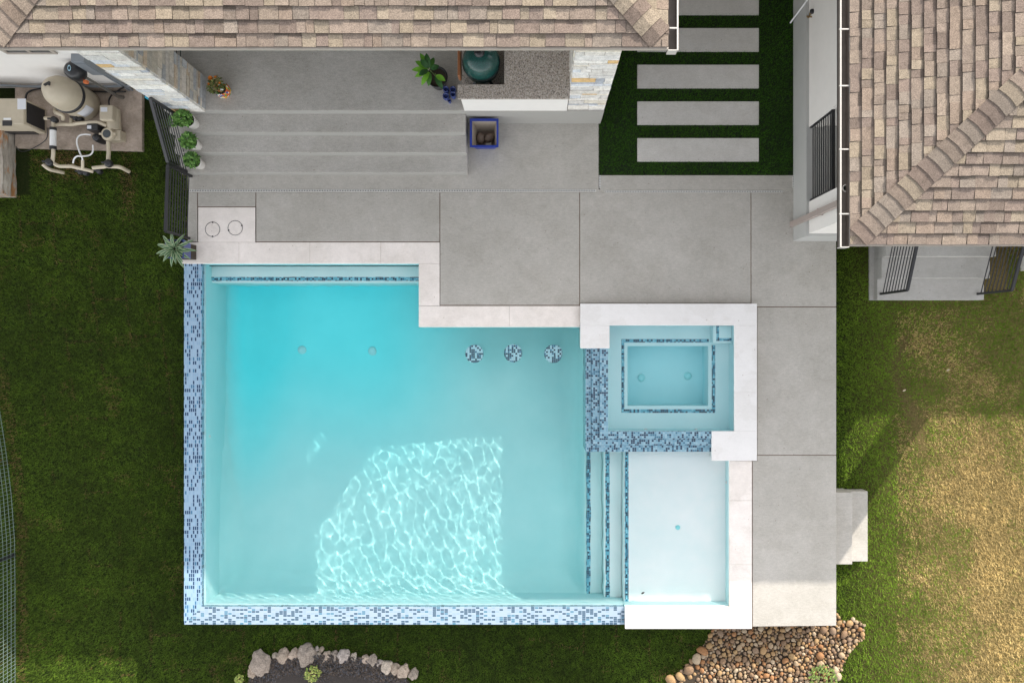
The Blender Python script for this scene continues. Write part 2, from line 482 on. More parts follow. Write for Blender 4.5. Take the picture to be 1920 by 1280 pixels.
BLK = [P(345, 494), P(345, 1172), P(1411, 1175), P(1568, 1172), P(1568, 100), P(352, 100), P(352, 452)]
GRAV = [P(*p, -.57) for p in ((1246, 1290), (1284, 1252), (1318, 1212), (1340, 1172), (1450, 1150), (1568, 1150), (1580, 1163), (1600, 1158), (1620, 1170), (1618, 1196), (1592, 1222), (1574, 1262), (1556, 1300))]
BED = [P(*p, -1.05) for p in ((452, 1300), (470, 1258), (500, 1243), (560, 1236), (620, 1234), (680, 1243), (735, 1262), (775, 1300))]
PADP = [P(28, 277, -.2), P(266, 283, -.2), P(266, 130, -.2), P(28, 130, -.2)]

def lawn(name, x0, x1, y0, y1, dens, label, right):
    n = int((x1 - x0) * (y1 - y0) * dens)
    x = RNG.uniform(x0, x1, n); y = RNG.uniform(y0, y1, n)
    keep = ~inpoly(x, y, BLK) & ~inpoly(x, y, GRAV) & ~inpoly(x, y, BED) & ~inpoly(x, y, PADP)
    keep &= ~((x > 6.88) & (x < 9.0) & (y > .96) & (y < 4)) & ~((x < -8.9) & (y > 2.72) & (y < 4.05) & (x < -9.35 + .0 * x))
    keep &= ~((x > 5.68) & (x < 6.21) & (y < -2.8) & (y > -4.12))
    big = fbm(x, y, .55, 3); med = fbm(x, y, 2.2, 9); fin = vnoise(x, y, 14, 21); rnd = RNG.uniform(0, 1, n)
    if right:
        dry = np.clip((x - 6.9) / 1.6, 0, 1) * .36 + (big - .5) * 1.5 + (med - .5) * 1.5 + .02
        dry = dry + np.clip((-1.4 - y) / 2.0, 0, .28) * (x > 6.9) + .10 * (x > 7.4) * (y < -1.6)
        dry = np.where(y > -1.35, dry - .22, dry)
        dry = np.where(x < 6.9, dry - .6 * np.clip((7.1 - x) / .6, 0, 1), dry)
        dry = np.clip(dry, 0, 1)
        bare = np.exp(-(((x - 7.05 - .16 * np.sin(y * 2.6) + .12 * np.clip(y + .6, -2, 0)) / .10) ** 2)) * ((y < .1) & (y > -2.2)) + np.exp(-(((x - 7.25) / .22) ** 2 + ((y + 1.45) / .28) ** 2))
        bare = np.clip(bare * (.5 + med), 0, 1)
        keep &= rnd > (.15 * dry + .85 * bare)
    else:
        # sod seams: straight brown joints between rolls of turf
        sx = np.abs(((x + 8.95) / .62 + .0) % 1 - .5); row = np.floor((x + 8.95) / .62)
        sy = np.abs(((y + row * .7) / 1.5) % 1 - .5)
        seam = ((sx > .472) | (sy > .488)) & (fbm(x, y, 1.6, 44) > .51)
        dry = np.clip((med - .62) * 1.6, 0, .5) + seam * .75 + np.exp(-(((x + 10.3) / .08) ** 2)) * .4 * (y < -.5)
        dry = dry + .8 * np.exp(-(((x + 8.7) / .5) ** 2 + ((y - 3.35) / .25) ** 2)) + .7 * np.exp(-(((x + 7.55) / .12) ** 2 + ((y - 2.9) / .5) ** 2))
        dry = np.clip(dry, 0, 1)
        keep &= (RNG.uniform(0, 1, n) > .55 * seam)
    x, y, big, med, fin, dry = (q[keep] for q in (x, y, big, med, fin, dry)); n = len(x)
    rnd = RNG.uniform(0, 1, n)
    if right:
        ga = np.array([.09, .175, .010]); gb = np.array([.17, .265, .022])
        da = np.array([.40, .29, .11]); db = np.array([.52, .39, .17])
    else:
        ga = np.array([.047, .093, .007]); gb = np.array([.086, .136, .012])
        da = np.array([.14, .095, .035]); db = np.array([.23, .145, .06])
    isd = (rnd < dry)[:, None]
    r2 = RNG.uniform(0, 1, n)[:, None]
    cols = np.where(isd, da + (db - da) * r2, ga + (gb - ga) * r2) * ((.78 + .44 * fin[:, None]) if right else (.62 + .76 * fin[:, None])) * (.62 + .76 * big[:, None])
    z = gz(x, y)
    ln = RNG.uniform(.035, .085, n) * (.75 + .5 * med); w = RNG.uniform(.006, .013, n)
    return blades(name, np.stack([x, y, z - .004], 1), ln, w, cols, .9, M_grass, label, 'grass')
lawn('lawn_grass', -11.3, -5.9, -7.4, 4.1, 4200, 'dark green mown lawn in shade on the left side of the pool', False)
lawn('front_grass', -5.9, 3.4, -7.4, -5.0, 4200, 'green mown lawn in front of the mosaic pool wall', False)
lawn('dry_grass', 3.4, 10.6, -7.4, 4.3, 3200, 'patchy green and straw coloured lawn on the right side of the deck', True)

# mulch bed
bedm = MB()
bm_pts = [(x, y) for x, y in BED]
cx = sum(p[0] for p in bm_pts) / len(bm_pts); cy = -7.2
ring = [(x, y, float(gz(x, y)) + .01) for x, y in bm_pts]
inn = [(cx + (x - cx) * .55, cy + (y - cy) * .55, float(gz(x, y)) + .10) for x, y in bm_pts]
cen = (cx, cy, float(gz(cx, cy)) + .12)
nb = len(ring)
bedm.add(ring + inn + [cen], [(i, i + 1, nb + i + 1, nb + i) for i in range(nb - 1)] + [(nb + i, nb + i + 1, 2 * nb) for i in range(nb - 1)], None, True)
M_mulch = basic('dark mulch', (.055, .045, .04), .95, var=.6, scale=70, bmp=1.0, bscale=90)
struct('planting_bed', bedm, M_mulch, 'dark mulch bed behind the curved limestone edging', 'bed')
def chips(name, poly, n, sz, cols, mat, label, zf, cat):
    xs = [p[0] for p in poly]; ys = [p[1] for p in poly]
    x = RNG.uniform(min(xs), max(xs), n); y = RNG.uniform(min(ys), max(ys), n); k = inpoly(x, y, poly); x = x[k]; y = y[k]
    cc = np.array(cols)[RNG.randint(0, len(cols), len(x))] * RNG.uniform(.7, 1.3, (len(x), 1))
    return blades(name, np.stack([x, y, zf(x, y)], 1), RNG.uniform(sz * .5, sz * 1.4, len(x)), RNG.uniform(sz * .3, sz * .8, len(x)), cc, .35, mat, label, cat)
def bedz(x, y): return gz(x, y) + .05 + .05 * np.clip(1 - np.abs(x - cx) / 1.6, 0, 1)
chips('mulch', BED, 9000, .05, [(.09, .07, .055), (.05, .045, .045), (.13, .10, .08), (.10, .10, .11)], M_rock, 'dark shredded mulch and grit covering the planting bed', bedz, 'mulch')

# ------------------------------------------------------------------ pool deck (structure)
TH = -1.9
def rect(x0, y0, x1, y1, z=0.0):
    a = P(x0, y0, z); b = P(x1, y1, z); return [a, (b[0], a[1]), b, (a[0], b[1])]
dk = MB()
for r in ((352, 361, 369.3, 453), (371, 361, 478.7, 387), (480.3, 361, 824, 452.6), (825.4, 361, 1086.3, 571.5),
          (1087.7, 361, 1407.6, 568), (1409, 361, 1568, 574.4), (1420.2, 576, 1568, 852.3), (352, 215, 1122.5, 355.5), (1124.5, 328.5, 1490, 355.5)):
    dk.prism(rect(*r), -.12, 0)
dk.prism([P(1420.2, 853.7), P(1568, 853.7), P(1568, 1172.3), P(1411.5, 1174), P(1411.5, 864.5), P(1420.2, 864.5)], -.12, 0)
deck = struct('pool_deck', dk, M_deck, 'grey brushed concrete deck slabs around the pool', 'deck', bevel=.006)
core = MB()
core.prism([P(352.5, 100), P(352.5, 453), P(1086, 453), P(1086, 572), P(1419, 572), P(1419, 864), P(1411, 864), P(1411, 1172), P(1567, 1171), P(1567, 340), P(1489.5, 340), P(1489.5, 100)], TH, -.125)
struct('deck_foundation', core, M_found, 'rendered concrete base below the pool deck slabs', 'foundation')
fill = MB()
for x0, y0, x1, y1 in ((369.3, 361, 371, 390), (478.7, 361, 480.3, 453), (824, 361, 825.4, 571.5), (1086.3, 361, 1087.7, 571.5), (1407.6, 361, 1409, 576),
                       (1409, 574.4, 1568, 576), (1409.9, 852.3, 1567.5, 853.7), (371, 387, 480, 388.5), (478.7, 387, 480.3, 454), (480, 452.6, 825.4, 454), (824, 452, 825.4, 573), (824, 571.5, 1088, 573), (1410, 862, 1411.6, 1176)):
    fill.prism(rect(x0, y0, x1, y1), -.10, -.012)
struct('joint_filler', fill, M_joint, 'thin brown joints between the deck slabs and the coping', 'joint')

# channel drains
def drain_strip(name, x0, y0, x1, y1, label, vertical=False):
    a = P(x0, y0); b = P(x1, y1)
    t = thing(name, label, 'drain', (0, 0, 0), group='narrow slotted drains in the deck')
    m = MB(); s = MB()
    xa, xb = sorted((a[0], b[0])); ya, yb = sorted((a[1], b[1]))
    m.box(xa, ya, -.03, xb, yb, .003)
    if vertical:
        y = ya + .01
        while y < yb - .01: s.box(xa + .008, y, .0035, xb - .008, y + .012, .0045); y += .03
    else:
        x = xa + .01
        while x < xb - .01: s.box(x, ya + .008, .0035, x + .012, yb - .008, .0045); x += .03
    m.build('channel', M_drain, t); s.build('slot', M_dark, t)
drain_strip('strip_drain', 353, 355.5, 1118, 359.5, 'long slotted drain below the patio steps')
drain_strip('strip_drain', 1134, 357.5, 1468, 361, 'slotted drain in front of the artificial turf')
drain_strip('strip_drain', 1123, 329, 1126.5, 352, 'short slotted drain at the left corner of the turf', True)
drain_strip('strip_drain', 1485.5, 330, 1488.5, 352, 'short slotted drain at the right corner of the turf', True)
g2 = MB(); g2.prism(rect(352, 355.5, 1490, 361), -.12, -.004)
struct('drain_bedding', g2, M_deck, 'thin concrete strip holding the slotted drains', 'concrete')

# side step
ss = thing('side_step', 'grey concrete side steps from the deck down to the dry lawn', 'steps')
for (x0, x1, y0, y1, z) in ((1566, 1598, 923, 1057.5, -.19), (1590, 1627, 920.5, 1052, -.38)):
    m = MB(); a = P(x0, y0, z); b = P(x1, y1, z)
    xa = P(1568, 900)[0] + .002 if x0 == 1566 else P(1597.8, y0, -.19)[0]
    m.box(xa, b[1], -.8, b[0], a[1], z); m.build('tread', M_deck, ss, bevel=.006)

# ------------------------------------------------------------------ patio and steps
ZP = .68
PXR = 1.2; PXL = -6.37; SXR = -1.205
pat = MB()
yp = P(0, 207.5, ZP)[1]
pat.box(PXL, yp, -.1, PXR, 9.0, ZP)
struct('patio', pat, M_step, 'raised grey concrete patio under the house roof', 'patio', bevel=.008)
steps = thing('patio_steps', 'three wide concrete steps from the patio down to the deck', 'steps')
prev = yp
for z, yy in ((.51, 248.5), (.34, 286.5), (.17, 323.7)):
    y = P(0, yy, z)[1]; m = MB(); m.box(PXL, y, .001, SXR, prev - .002, z); tr = m.build('tread', M_step, steps, bevel=.008)
    r = MB(); r.box(PXL + .004, y - .006, .002, SXR - .01, y - .0005, z - .012); r.build('riser', M_riser, tr)
    prev = y
r = MB(); r.box(PXL + .004, yp - .006, .515, SXR - .004, yp - .0005, ZP - .012); r.build('riser', M_riser, steps)
r = MB(); r.box(SXR + .004, yp - .008, .002, PXR, yp - .0008, ZP - .004)
pf = r.build('patio_wall', M_riser); setp(pf, 'smooth grey patio edge wall below the granite counter', 'wall')

# ------------------------------------------------------------------ artificial turf and slabs
TX0, TX1 = 1.2, P(1488, 0)[0]; TY0 = P(0, 327)[1]
tm = MB(); tm.box(TX0, TY0, -.2, TX1, 9.0, -.022)
M_turfbase = basic('turf backing', (.006, .012, .004), .95)
struct('turf_base', tm, M_turfbase, 'dark backing of the artificial turf strip', 'turf')
slabs = []
ords = ('first', 'second', 'third', 'fourth', 'fifth', 'sixth', 'seventh', 'eighth')
for i in range(7):
    yb = 303 - 68.7 * i; ya = yb - 44
    a = P(1195, ya, .004); b = P(1423, yb, .004)
    if a[1] > 8.5: break
    slabs.append((a[0], b[1], b[0], a[1]))
    m = MB(); m.box(a[0], b[1], -.06, b[0], a[1], .004)
    o = m.build('stepping_slab', M_paver, bevel=.004)
    setp(o, 'pale concrete stepping slab, %s from the pool deck in the turf' % ords[i], 'paving slab', 'stepping slabs in the artificial turf')
n = 110000
x = RNG.uniform(TX0 - .03, TX1, n); y = RNG.uniform(TY0 - .02, 8.0, n)
keep = np.ones(n, bool)
for (a, b, c, d) in slabs: keep &= ~((x > a + .006) & (x < c - .006) & (y > b + .006) & (y < d - .006))
keep &= ~((x < TX0 + .005) & (y > yp))
x = x[keep]; y = y[keep]; n = len(x)
cols = np.array([.030, .095, .004]) + RNG.uniform(0, 1, (n, 1)) * np.array([.018, .036, .003])
cols *= (.75 + .5 * fbm(x, y, 3, 77))[:, None]
blades('artificial_turf', np.stack([x, y, np.full(n, -.02)], 1), RNG.uniform(.030, .058, n), RNG.uniform(.004, .008, n), cols, 1.0, M_grass, 'dark green artificial turf around the stepping slabs', 'turf', lean=.75)

# ------------------------------------------------------------------ the pool
pool = thing('swimming_pool', 'turquoise swimming pool with mosaic edges and pale coping', 'pool')
CZ = 0.0
def poly(pts, z=0.0): return [P(x, y, z) for x, y in pts]
# coping pieces butted end to end with hairline joints
cz0 = -.06
def coping(pts, name='coping', z=CZ, mat=M_cop, par=pool, z0=cz0):
    m = MB(); m.prism(poly(pts, z), z0, z); return m.build(name, mat, par, bevel=.006)
def R4(x0, y0, x1, y1): return [(x0, y0), (x1, y0), (x1, y1), (x0, y1)]
g = .25
cx_ = [(341, 454.2, 448, 494), (448, 454.2, 581, 494), (581, 454.2, 714, 494), (714, 454.2, 825 - .6, 494),
       (785, 494, 824.4, 573), (785, 573.3, 955, 613), (955, 573.3, 1087.5, 613), (371.3, 388.6, 478.6, 454.2),
       (1368, 864, 1410, 938), (1368, 938, 1410, 1058), (1368, 1058, 1410, 1137), (1172, 1137, 1290, 1178.5), (1290, 1137, 1410, 1178.5)]
for x0, y0, x1, y1 in cx_: coping(R4(x0 + g / 2, y0 + g / 2, x1 - g / 2, y1 - g / 2))
cb = MB()   # grout under the hairline joints
for x0, y0, x1, y1 in cx_: cb.prism(poly(R4(x0 + .6, y0 + .6, x1 - .6, y1 - .6)), -.09, -.008)
M_grout = basic('coping grout', (.45, .42, .39), .9)
# tiled vanishing edge
e1 = MB(); zt = -.072
def pz(x, y): return P(x, y, zt)
e1.prism([pz(345, 494), pz(378, 494), pz(378, 1137), pz(345, 1170)], -.20, zt); e1.prism([pz(345, 494), pz(348, 494), pz(348, 1167), pz(345, 1170)], -2.1, -.2005); e1.build('tile_edge', M_edge_v, pool, caust=True)
e2 = MB(); e2.prism([pz(345, 1170), pz(378, 1137), pz(1172, 1137), pz(1172, 1170)], -.20, zt); e2.prism([pz(345, 1170), pz(348, 1167), pz(1172, 1167), pz(1172, 1170)], -2.1, -.2005); e2.build('tile_edge', M_edge_h, pool, caust=True)
# plaster shell walls under the copings
DEEP = -2.0
w = MB()
def wall(x0, y0, x1, y1, top=-.062): w.prism(poly(R4(x0, y0, x1, y1), 0), DEEP, top)
wall(378, 470, 785.2, 494.2); wall(785, 470, 812, 613); wall(812, 590, 1087, 613)
wall(1368, 848, 1392, 1137); wall(1172, 1137, 1392, 1160); wall(348.5, 494.5, 378, 1137, -.201); wall(348.5, 1137.2, 1171.8, 1166.5, -.201)
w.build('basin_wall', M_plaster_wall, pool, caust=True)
o = MB(); o.prism(poly([(345, 454.5), (378, 454.5), (378, 493.8), (345, 493.8)]), -2.1, -.062); o.build('outer_wall', M_found, pool); o = MB()
o.prism(poly([(378, 454.5), (784, 454.5), (784, 468), (378, 468)]), -2.1, -.062); o.build('outer_wall', M_found, pool); o = MB()
o.prism(poly([(1172.3, 1161), (1409, 1161), (1409, 1174), (1172.3, 1174)]), -2.1, -.062)
o.prism(poly([(1393, 1137), (1409, 1137), (1409, 1160.8), (1393, 1160.8)]), -2.1, -.062)
o.build('outer_wall', M_found, pool)
# floor: height field with coved edges
X0, Y0 = P(378, 1137); X1, Y1 = P(1098, 494)
Xs, Ys = P(785, 613)
def floor_z(x, y):
    d = 1.22 + .38 * (1 - sstep(-3.4, -.6, x)) * sstep(-3.4, .2, y) + .10 * (1 - sstep(-5.6, -4.6, x)) * sstep(-3.8, -2.0, y)
    dist = np.minimum(np.minimum(x - X0, P(1098, 0)[0] - x), y - Y0)
    c = np.clip(1 - dist / .42, 0, 1)
    return -d + .42 * (1 - np.sqrt(np.maximum(0, 1 - c ** 2)))
nx, ny = 110, 90
fx = np.linspace(X0 - .02, P(1110, 0)[0], nx); fy = np.linspace(Y0 - .02, Y1 + .02, ny)
FX, FY = np.meshgrid(fx, fy, indexing='ij'); FZ = floor_z(FX, FY) + ZW
fm = MB(); fm.add([(float(a), float(b), float(c)) for a, b, c in zip(FX.ravel(), FY.ravel(), FZ.ravel())],
                  [(i * ny + j, (i + 1) * ny + j, (i + 1) * ny + j + 1, i * ny + j + 1) for i in range(nx - 1) for j in range(ny - 1)], None, True)
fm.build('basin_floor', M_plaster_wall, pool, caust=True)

def wpoly(pts, d, zw=ZW): return [Pw(x, y, d, zw) for x, y in pts]
# bench along the back
bd = .42
bp = wpoly([(380, 530.5), (786, 530.5)], bd); yb_ = P(0, 493)[1]
m = MB(); m.prism([(X0 - .02, bp[0][1]), (P(786, 0)[0], bp[0][1]), (P(786, 0)[0], yb_), (X0 - .02, yb_)], -1.9, ZW - bd)
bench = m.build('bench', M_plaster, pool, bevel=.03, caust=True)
def band(pts, d, parent, zw=ZW, lift=.004):
    m = MB(); m.prism(wpoly(pts, d, zw), zw - d - .02, zw - d + lift); return m.build('tile_band', M_band, parent, caust=True)
band(R4(391, 519.3, 785.5, 526.5), bd, bench)
# entry steps and ledge
yA = P(0, 840)[1]; yB = Y0 - .01
def stepbox(xl, xr, d, name):
    a = Pw(xl, 900, d, ZW)[0]; b = xr
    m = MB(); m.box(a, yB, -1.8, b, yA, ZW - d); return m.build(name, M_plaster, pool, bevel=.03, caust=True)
ledge = stepbox(1169, P(1370, 0)[0], .24, 'tanning_ledge')
xl_ = Pw(1169, 900, .24, ZW)[0]
s1 = stepbox(1132, xl_ - .002, .52, 'entry_step'); xs1 = Pw(1132, 900, .52, ZW)[0]
s2 = stepbox(1096, xs1 - .002, .80, 'entry_step')
band(R4(1171.3, 846.5, 1178.5, 1134), .24, ledge); band(R4(1135.5, 846.5, 1143, 1127), .52, s1); band(R4(1099.5, 846.5, 1107, 1119), .80, s2)
# stools
for px, py in ((889.5, 663), (962, 662), (1037.5, 663)):
    cx0, cy0 = Pw(px, py, .40, ZW); z = ZW - .40
    m = MB(); m.lathe([(.09, -1.45), (.09, z - .10), (.165, z - .03)], cx0, cy0, 28)
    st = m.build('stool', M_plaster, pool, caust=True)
    m = MB(); m.lathe([(.165, z - .05), (.172, z - .04), (.172, z - .008), (.165, z)], cx0, cy0, 36, smooth=False); m.build('seat', M_stool, st, caust=True)
def drain(px, py, d, zw, par, r=.085, name='drain'):
    cx0, cy0 = Pw(px, py, d, zw); z = zw - d
    m = MB()
    m.lathe([(r, z + .004), (r * .98, z + .016), (r * .5, z + .022), (.001, z + .022)], cx0, cy0, 24)
    o = m.build(name, M_drainc, par, caust=True)
    s = MB()
    for k in range(12):
        a = 2 * math.pi * k / 12
        s.bar((cx0 + r * .35 * math.cos(a), cy0 + r * .35 * math.sin(a), z + .024), (cx0 + r * .85 * math.cos(a), cy0 + r * .85 * math.sin(a), z + .021), .008, .004)
    s.build('slot', M_slotc, o)
M_drainc = basic('aqua drain cover', (.34, .80, .83), .5, var=.05)
M_slotc = basic('drain cover slots', (.26, .73, .77), .6)
fd = lambda px, py: float(-floor_z(np.array(Pw(px, py, 1.4, ZW)[0]), np.array(Pw(px, py, 1.4, ZW)[1])))
drain(566, 656, fd(566, 656) - .0, ZW, pool); drain(698, 658, fd(698, 658), ZW, pool)
drain(1271, 988, .24, ZW, pool, .045, 'bubbler')
# return fittings on the ledge wall and basin wall
for (px, py, d, x, wl) in ((1364, 908, .14, P(1368, 0)[0], 0), (388, 822, .3, X0, 1)):
    y0_ = P(0, py)[1]; m = MB()
    m.lathe([(.001, .018), (.028, .016), (.034, 0.0)], 0, 0, 16, M=Matrix.Translation((x + (.0 if wl else -.0), y0_, ZW - d)) @ Matrix.Rotation(math.pi / 2 * (1 if wl else -1), 4, 'Y'))
    m.build('return_jet', M_wplas, pool, caust=True)
# skimmer lids
for px, py, rot in ((398.5, 430, 1.57), (441, 427.3, .35)):
    a, b = P(px, py, .004); m = MB()
    m.lathe([(.118, .0004), (.118, .0035), (.001, .0035)], a, b, 40, smooth=False); lid = m.build('skimmer_lid', M_cop, pool)
    m = MB()
    nn_ = 56
    vs = []; fs = []
    for k in range(nn_):
        t_ = 2 * math.pi * k / nn_
        for r_ in (.1365, .1275): vs.append((a + r_ * math.cos(t_), b + r_ * math.sin(t_), .0030))
    for k in range(nn_): k2 = (k + 1) % nn_; fs.append((2 * k, 2 * k2, 2 * k2 + 1, 2 * k + 1))
    m.add(vs, fs)
    for s_ in (0, math.pi):
        q = (a + .128 * math.cos(rot + s_), b + .128 * math.sin(rot + s_)); m.lathe([(.016, .001), (.016, .0045), (.001, .0045)], q[0], q[1], 12, smooth=False)
    m.build('ring', M_bplas, lid, recalc=False)

# ------------------------------------------------------------------ the spa
ZC = .12
spa = thing('spa', 'raised square spa with white coping and blue mosaic spillway', 'hot tub')
for pts in ([(1088, 569), (1419.5, 569), (1419.5, 610), (1088, 610)], [(1088, 610), (1143, 610), (1143, 653), (1088, 653)],
            [(1377, 610), (1419.5, 610), (1419.5, 735), (1377, 735)], [(1377, 735), (1419.5, 735), (1419.5, 808), (1377, 808)], [(1335, 808), (1419.5, 808), (1419.5, 863.5), (1335, 863.5)]):
    pp = [(x + (.1 if i in (0, 3) else -.1), y) for i, (x, y) in enumerate(pts)]
    coping(pp, 'coping', ZC, M_cop_spa, spa, .06)
def S(x, y): return P(x, y, ZC)
# body below the coping
m = MB()
def sb(x0, y0, x1, y1, top=.06, z=.05): m.prism([P(a, b, z) for a, b in R4(x0, y0, x1, y1)], -1.6, top)
sb(1092, 573, 1416, 609); sb(1380, 609.2, 1416, 806); sb(1338, 809.5, 1416, 860); sb(1092, 609.2, 1142, 650)
m.build('spa_wall', M_cop_spa, spa)
weirs = ((1125, 1140, 808, 822, .090), (1110, 1125, 822, 834, .025), (1098, 1110, 834, 846.5, -.04))
prevx, prevy = None, None
for xa, xb, ya, yb, z in weirs:
    m = MB()
    xa_ = P(xa, 0, z)[0]; yb_2 = P(0, yb, z)[1]
    if prevx is None: ix, iy = P(xb, 0, z)[0], P(0, ya, z)[1]
    else: ix, iy = prevx - .001, prevy - .001
    yt = P(0, 652, .06)[1]; xr = P(1337, 0, .06)[0]
    m.prism([(xa_, yt), (xa_, yb_2), (xr, yb_2), (xr, iy), (ix, iy), (ix, yt)], -1.5, z)
    m.build('weir', M_spill, spa, bevel=.004, caust=True)
    prevx, prevy = xa_, yb_2
xi0, yi0 = P(1140, 808, .09); xi1, yi1 = P(1377, 610, .09)
m = MB()   # inner shell
m.prism([(xi0 - .06, yi0 - .06), (xi0 + .004, yi0 - .06), (xi0 + .004, yi1 + .06), (xi0 - .06, yi1 + .06)], -1.2, .06)
m.prism([(xi0 + .0042, yi0 - .06), (xi1 + .03, yi0 - .06), (xi1 + .03, yi0 + .004), (xi0 + .0042, yi0 + .004)], -1.2, .06)
m.prism([(xi1, yi0 + .005), (xi1 + .03, yi0 + .005), (xi1 + .03, yi1), (xi1, yi1)], -1.2, .058)
m.prism([(xi0, yi1), (xi1 + .03, yi1), (xi1 + .03, yi1 + .03), (xi0, yi1 + .03)], -1.2, .058)
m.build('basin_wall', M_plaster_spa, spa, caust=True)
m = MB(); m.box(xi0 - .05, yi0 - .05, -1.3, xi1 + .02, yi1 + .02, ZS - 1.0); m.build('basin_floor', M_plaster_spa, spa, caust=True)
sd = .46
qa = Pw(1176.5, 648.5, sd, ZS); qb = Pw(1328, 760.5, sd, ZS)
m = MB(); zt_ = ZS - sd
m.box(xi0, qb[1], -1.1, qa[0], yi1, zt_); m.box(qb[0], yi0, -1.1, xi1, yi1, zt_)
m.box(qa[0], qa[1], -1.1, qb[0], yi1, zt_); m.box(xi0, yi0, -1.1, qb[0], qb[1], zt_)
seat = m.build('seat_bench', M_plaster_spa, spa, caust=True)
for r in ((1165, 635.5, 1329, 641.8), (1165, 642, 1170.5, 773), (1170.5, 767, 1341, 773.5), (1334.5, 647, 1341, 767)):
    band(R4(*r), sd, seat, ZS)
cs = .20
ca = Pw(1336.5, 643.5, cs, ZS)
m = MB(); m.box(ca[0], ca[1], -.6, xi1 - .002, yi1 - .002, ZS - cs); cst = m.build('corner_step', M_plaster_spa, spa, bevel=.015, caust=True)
band(R4(1343, 610.5, 1348, 639), cs, cst, ZS); band(R4(1348, 633.8, 1372, 639), cs, cst, ZS)
drain(1202.5, 708, 1.0, ZS, spa, .075); drain(1289.5, 704.5, 1.0, ZS, spa, .075)
for px in (1212, 1307):
    a = P(px, 807, 0)[0]; m = MB(); m.ell((a, yi0 + .01, ZS - .22), (.035, .02, .03)); m.build('jet', M_wplas, spa, caust=True)

# ------------------------------------------------------------------ water sheets
def water_sheet(name, x0, x1, y0, y1, z, step, amp, label, keep=None, seed=5):
    nx = int((x1 - x0) / step); ny = int((y1 - y0) / step)
    xs = np.linspace(x0, x1, nx); ys = np.linspace(y0, y1, ny); X, Y = np.meshgrid(xs, ys, indexing='ij')
    r = np.random.RandomState(seed); Z = np.full_like(X, z)
    for i in range(60):
        lam = r.uniform(.12, .30) if i % 5 else r.uniform(.35, .8); th = r.normal(math.radians(4), .62); k = 2 * math.pi / lam
        Z += amp * lam * r.uniform(.4, 1.2) * np.sin(k * (X * math.cos(th) + Y * math.sin(th)) + r.uniform(0, 6.28))
    if name == 'pool_water':   # ripples around the bubbler
        cx0, cy0 = Pw(1283, 992, .1, ZW); rr = np.hypot(X - cx0, Y - cy0)
        Z += .0035 * np.exp(-(rr / .14) ** 2) + .0012 * np.exp(-(rr / .9) ** 2) * np.sin(rr * 38)
    v = np.stack([X.ravel(), Y.ravel(), Z.ravel()], 1)
    ii, jj = np.meshgrid(np.arange(nx - 1), np.arange(ny - 1), indexing='ij'); ii = ii.ravel(); jj = jj.ravel()
    if keep is not None:
        k = keep(xs[ii], ys[jj]); ii = ii[k]; jj = jj[k]
    f = np.stack([ii * ny + jj, (ii + 1) * ny + jj, (ii + 1) * ny + jj + 1, ii * ny + jj + 1], 1)
    me = bpy.data.meshes.new(name); me.from_pydata(v.tolist(), [], f.tolist())
    me.polygons.foreach_set('use_smooth', [True] * len(f)); me.materials.append(M_water)
    o = bpy.data.objects.new(name, me); COL.objects.link(o); o.cycles.is_caustics_caster = True
    return setp(o, label, 'water', None, 'structure')
pk = [P(372, 488), P(791, 488), P(791, 607), P(1102, 607), P(1102, 840), P(1374, 840), P(1374, 1143), P(372, 1143)]
water_sheet('pool_water', P(372, 0)[0], P(1374, 0)[0], P(0, 1143)[1], P(0, 488)[1], ZW, .016, .00092, 'clear turquoise water with small ripples in the swimming pool', lambda x, y: inpoly(x, y, pk))
water_sheet('spa_water', xi0 - .03, xi1 + .02, yi0 - .03, yi1 + .02, ZS, .03, .00035, 'still clear water in the raised spa', seed=8)

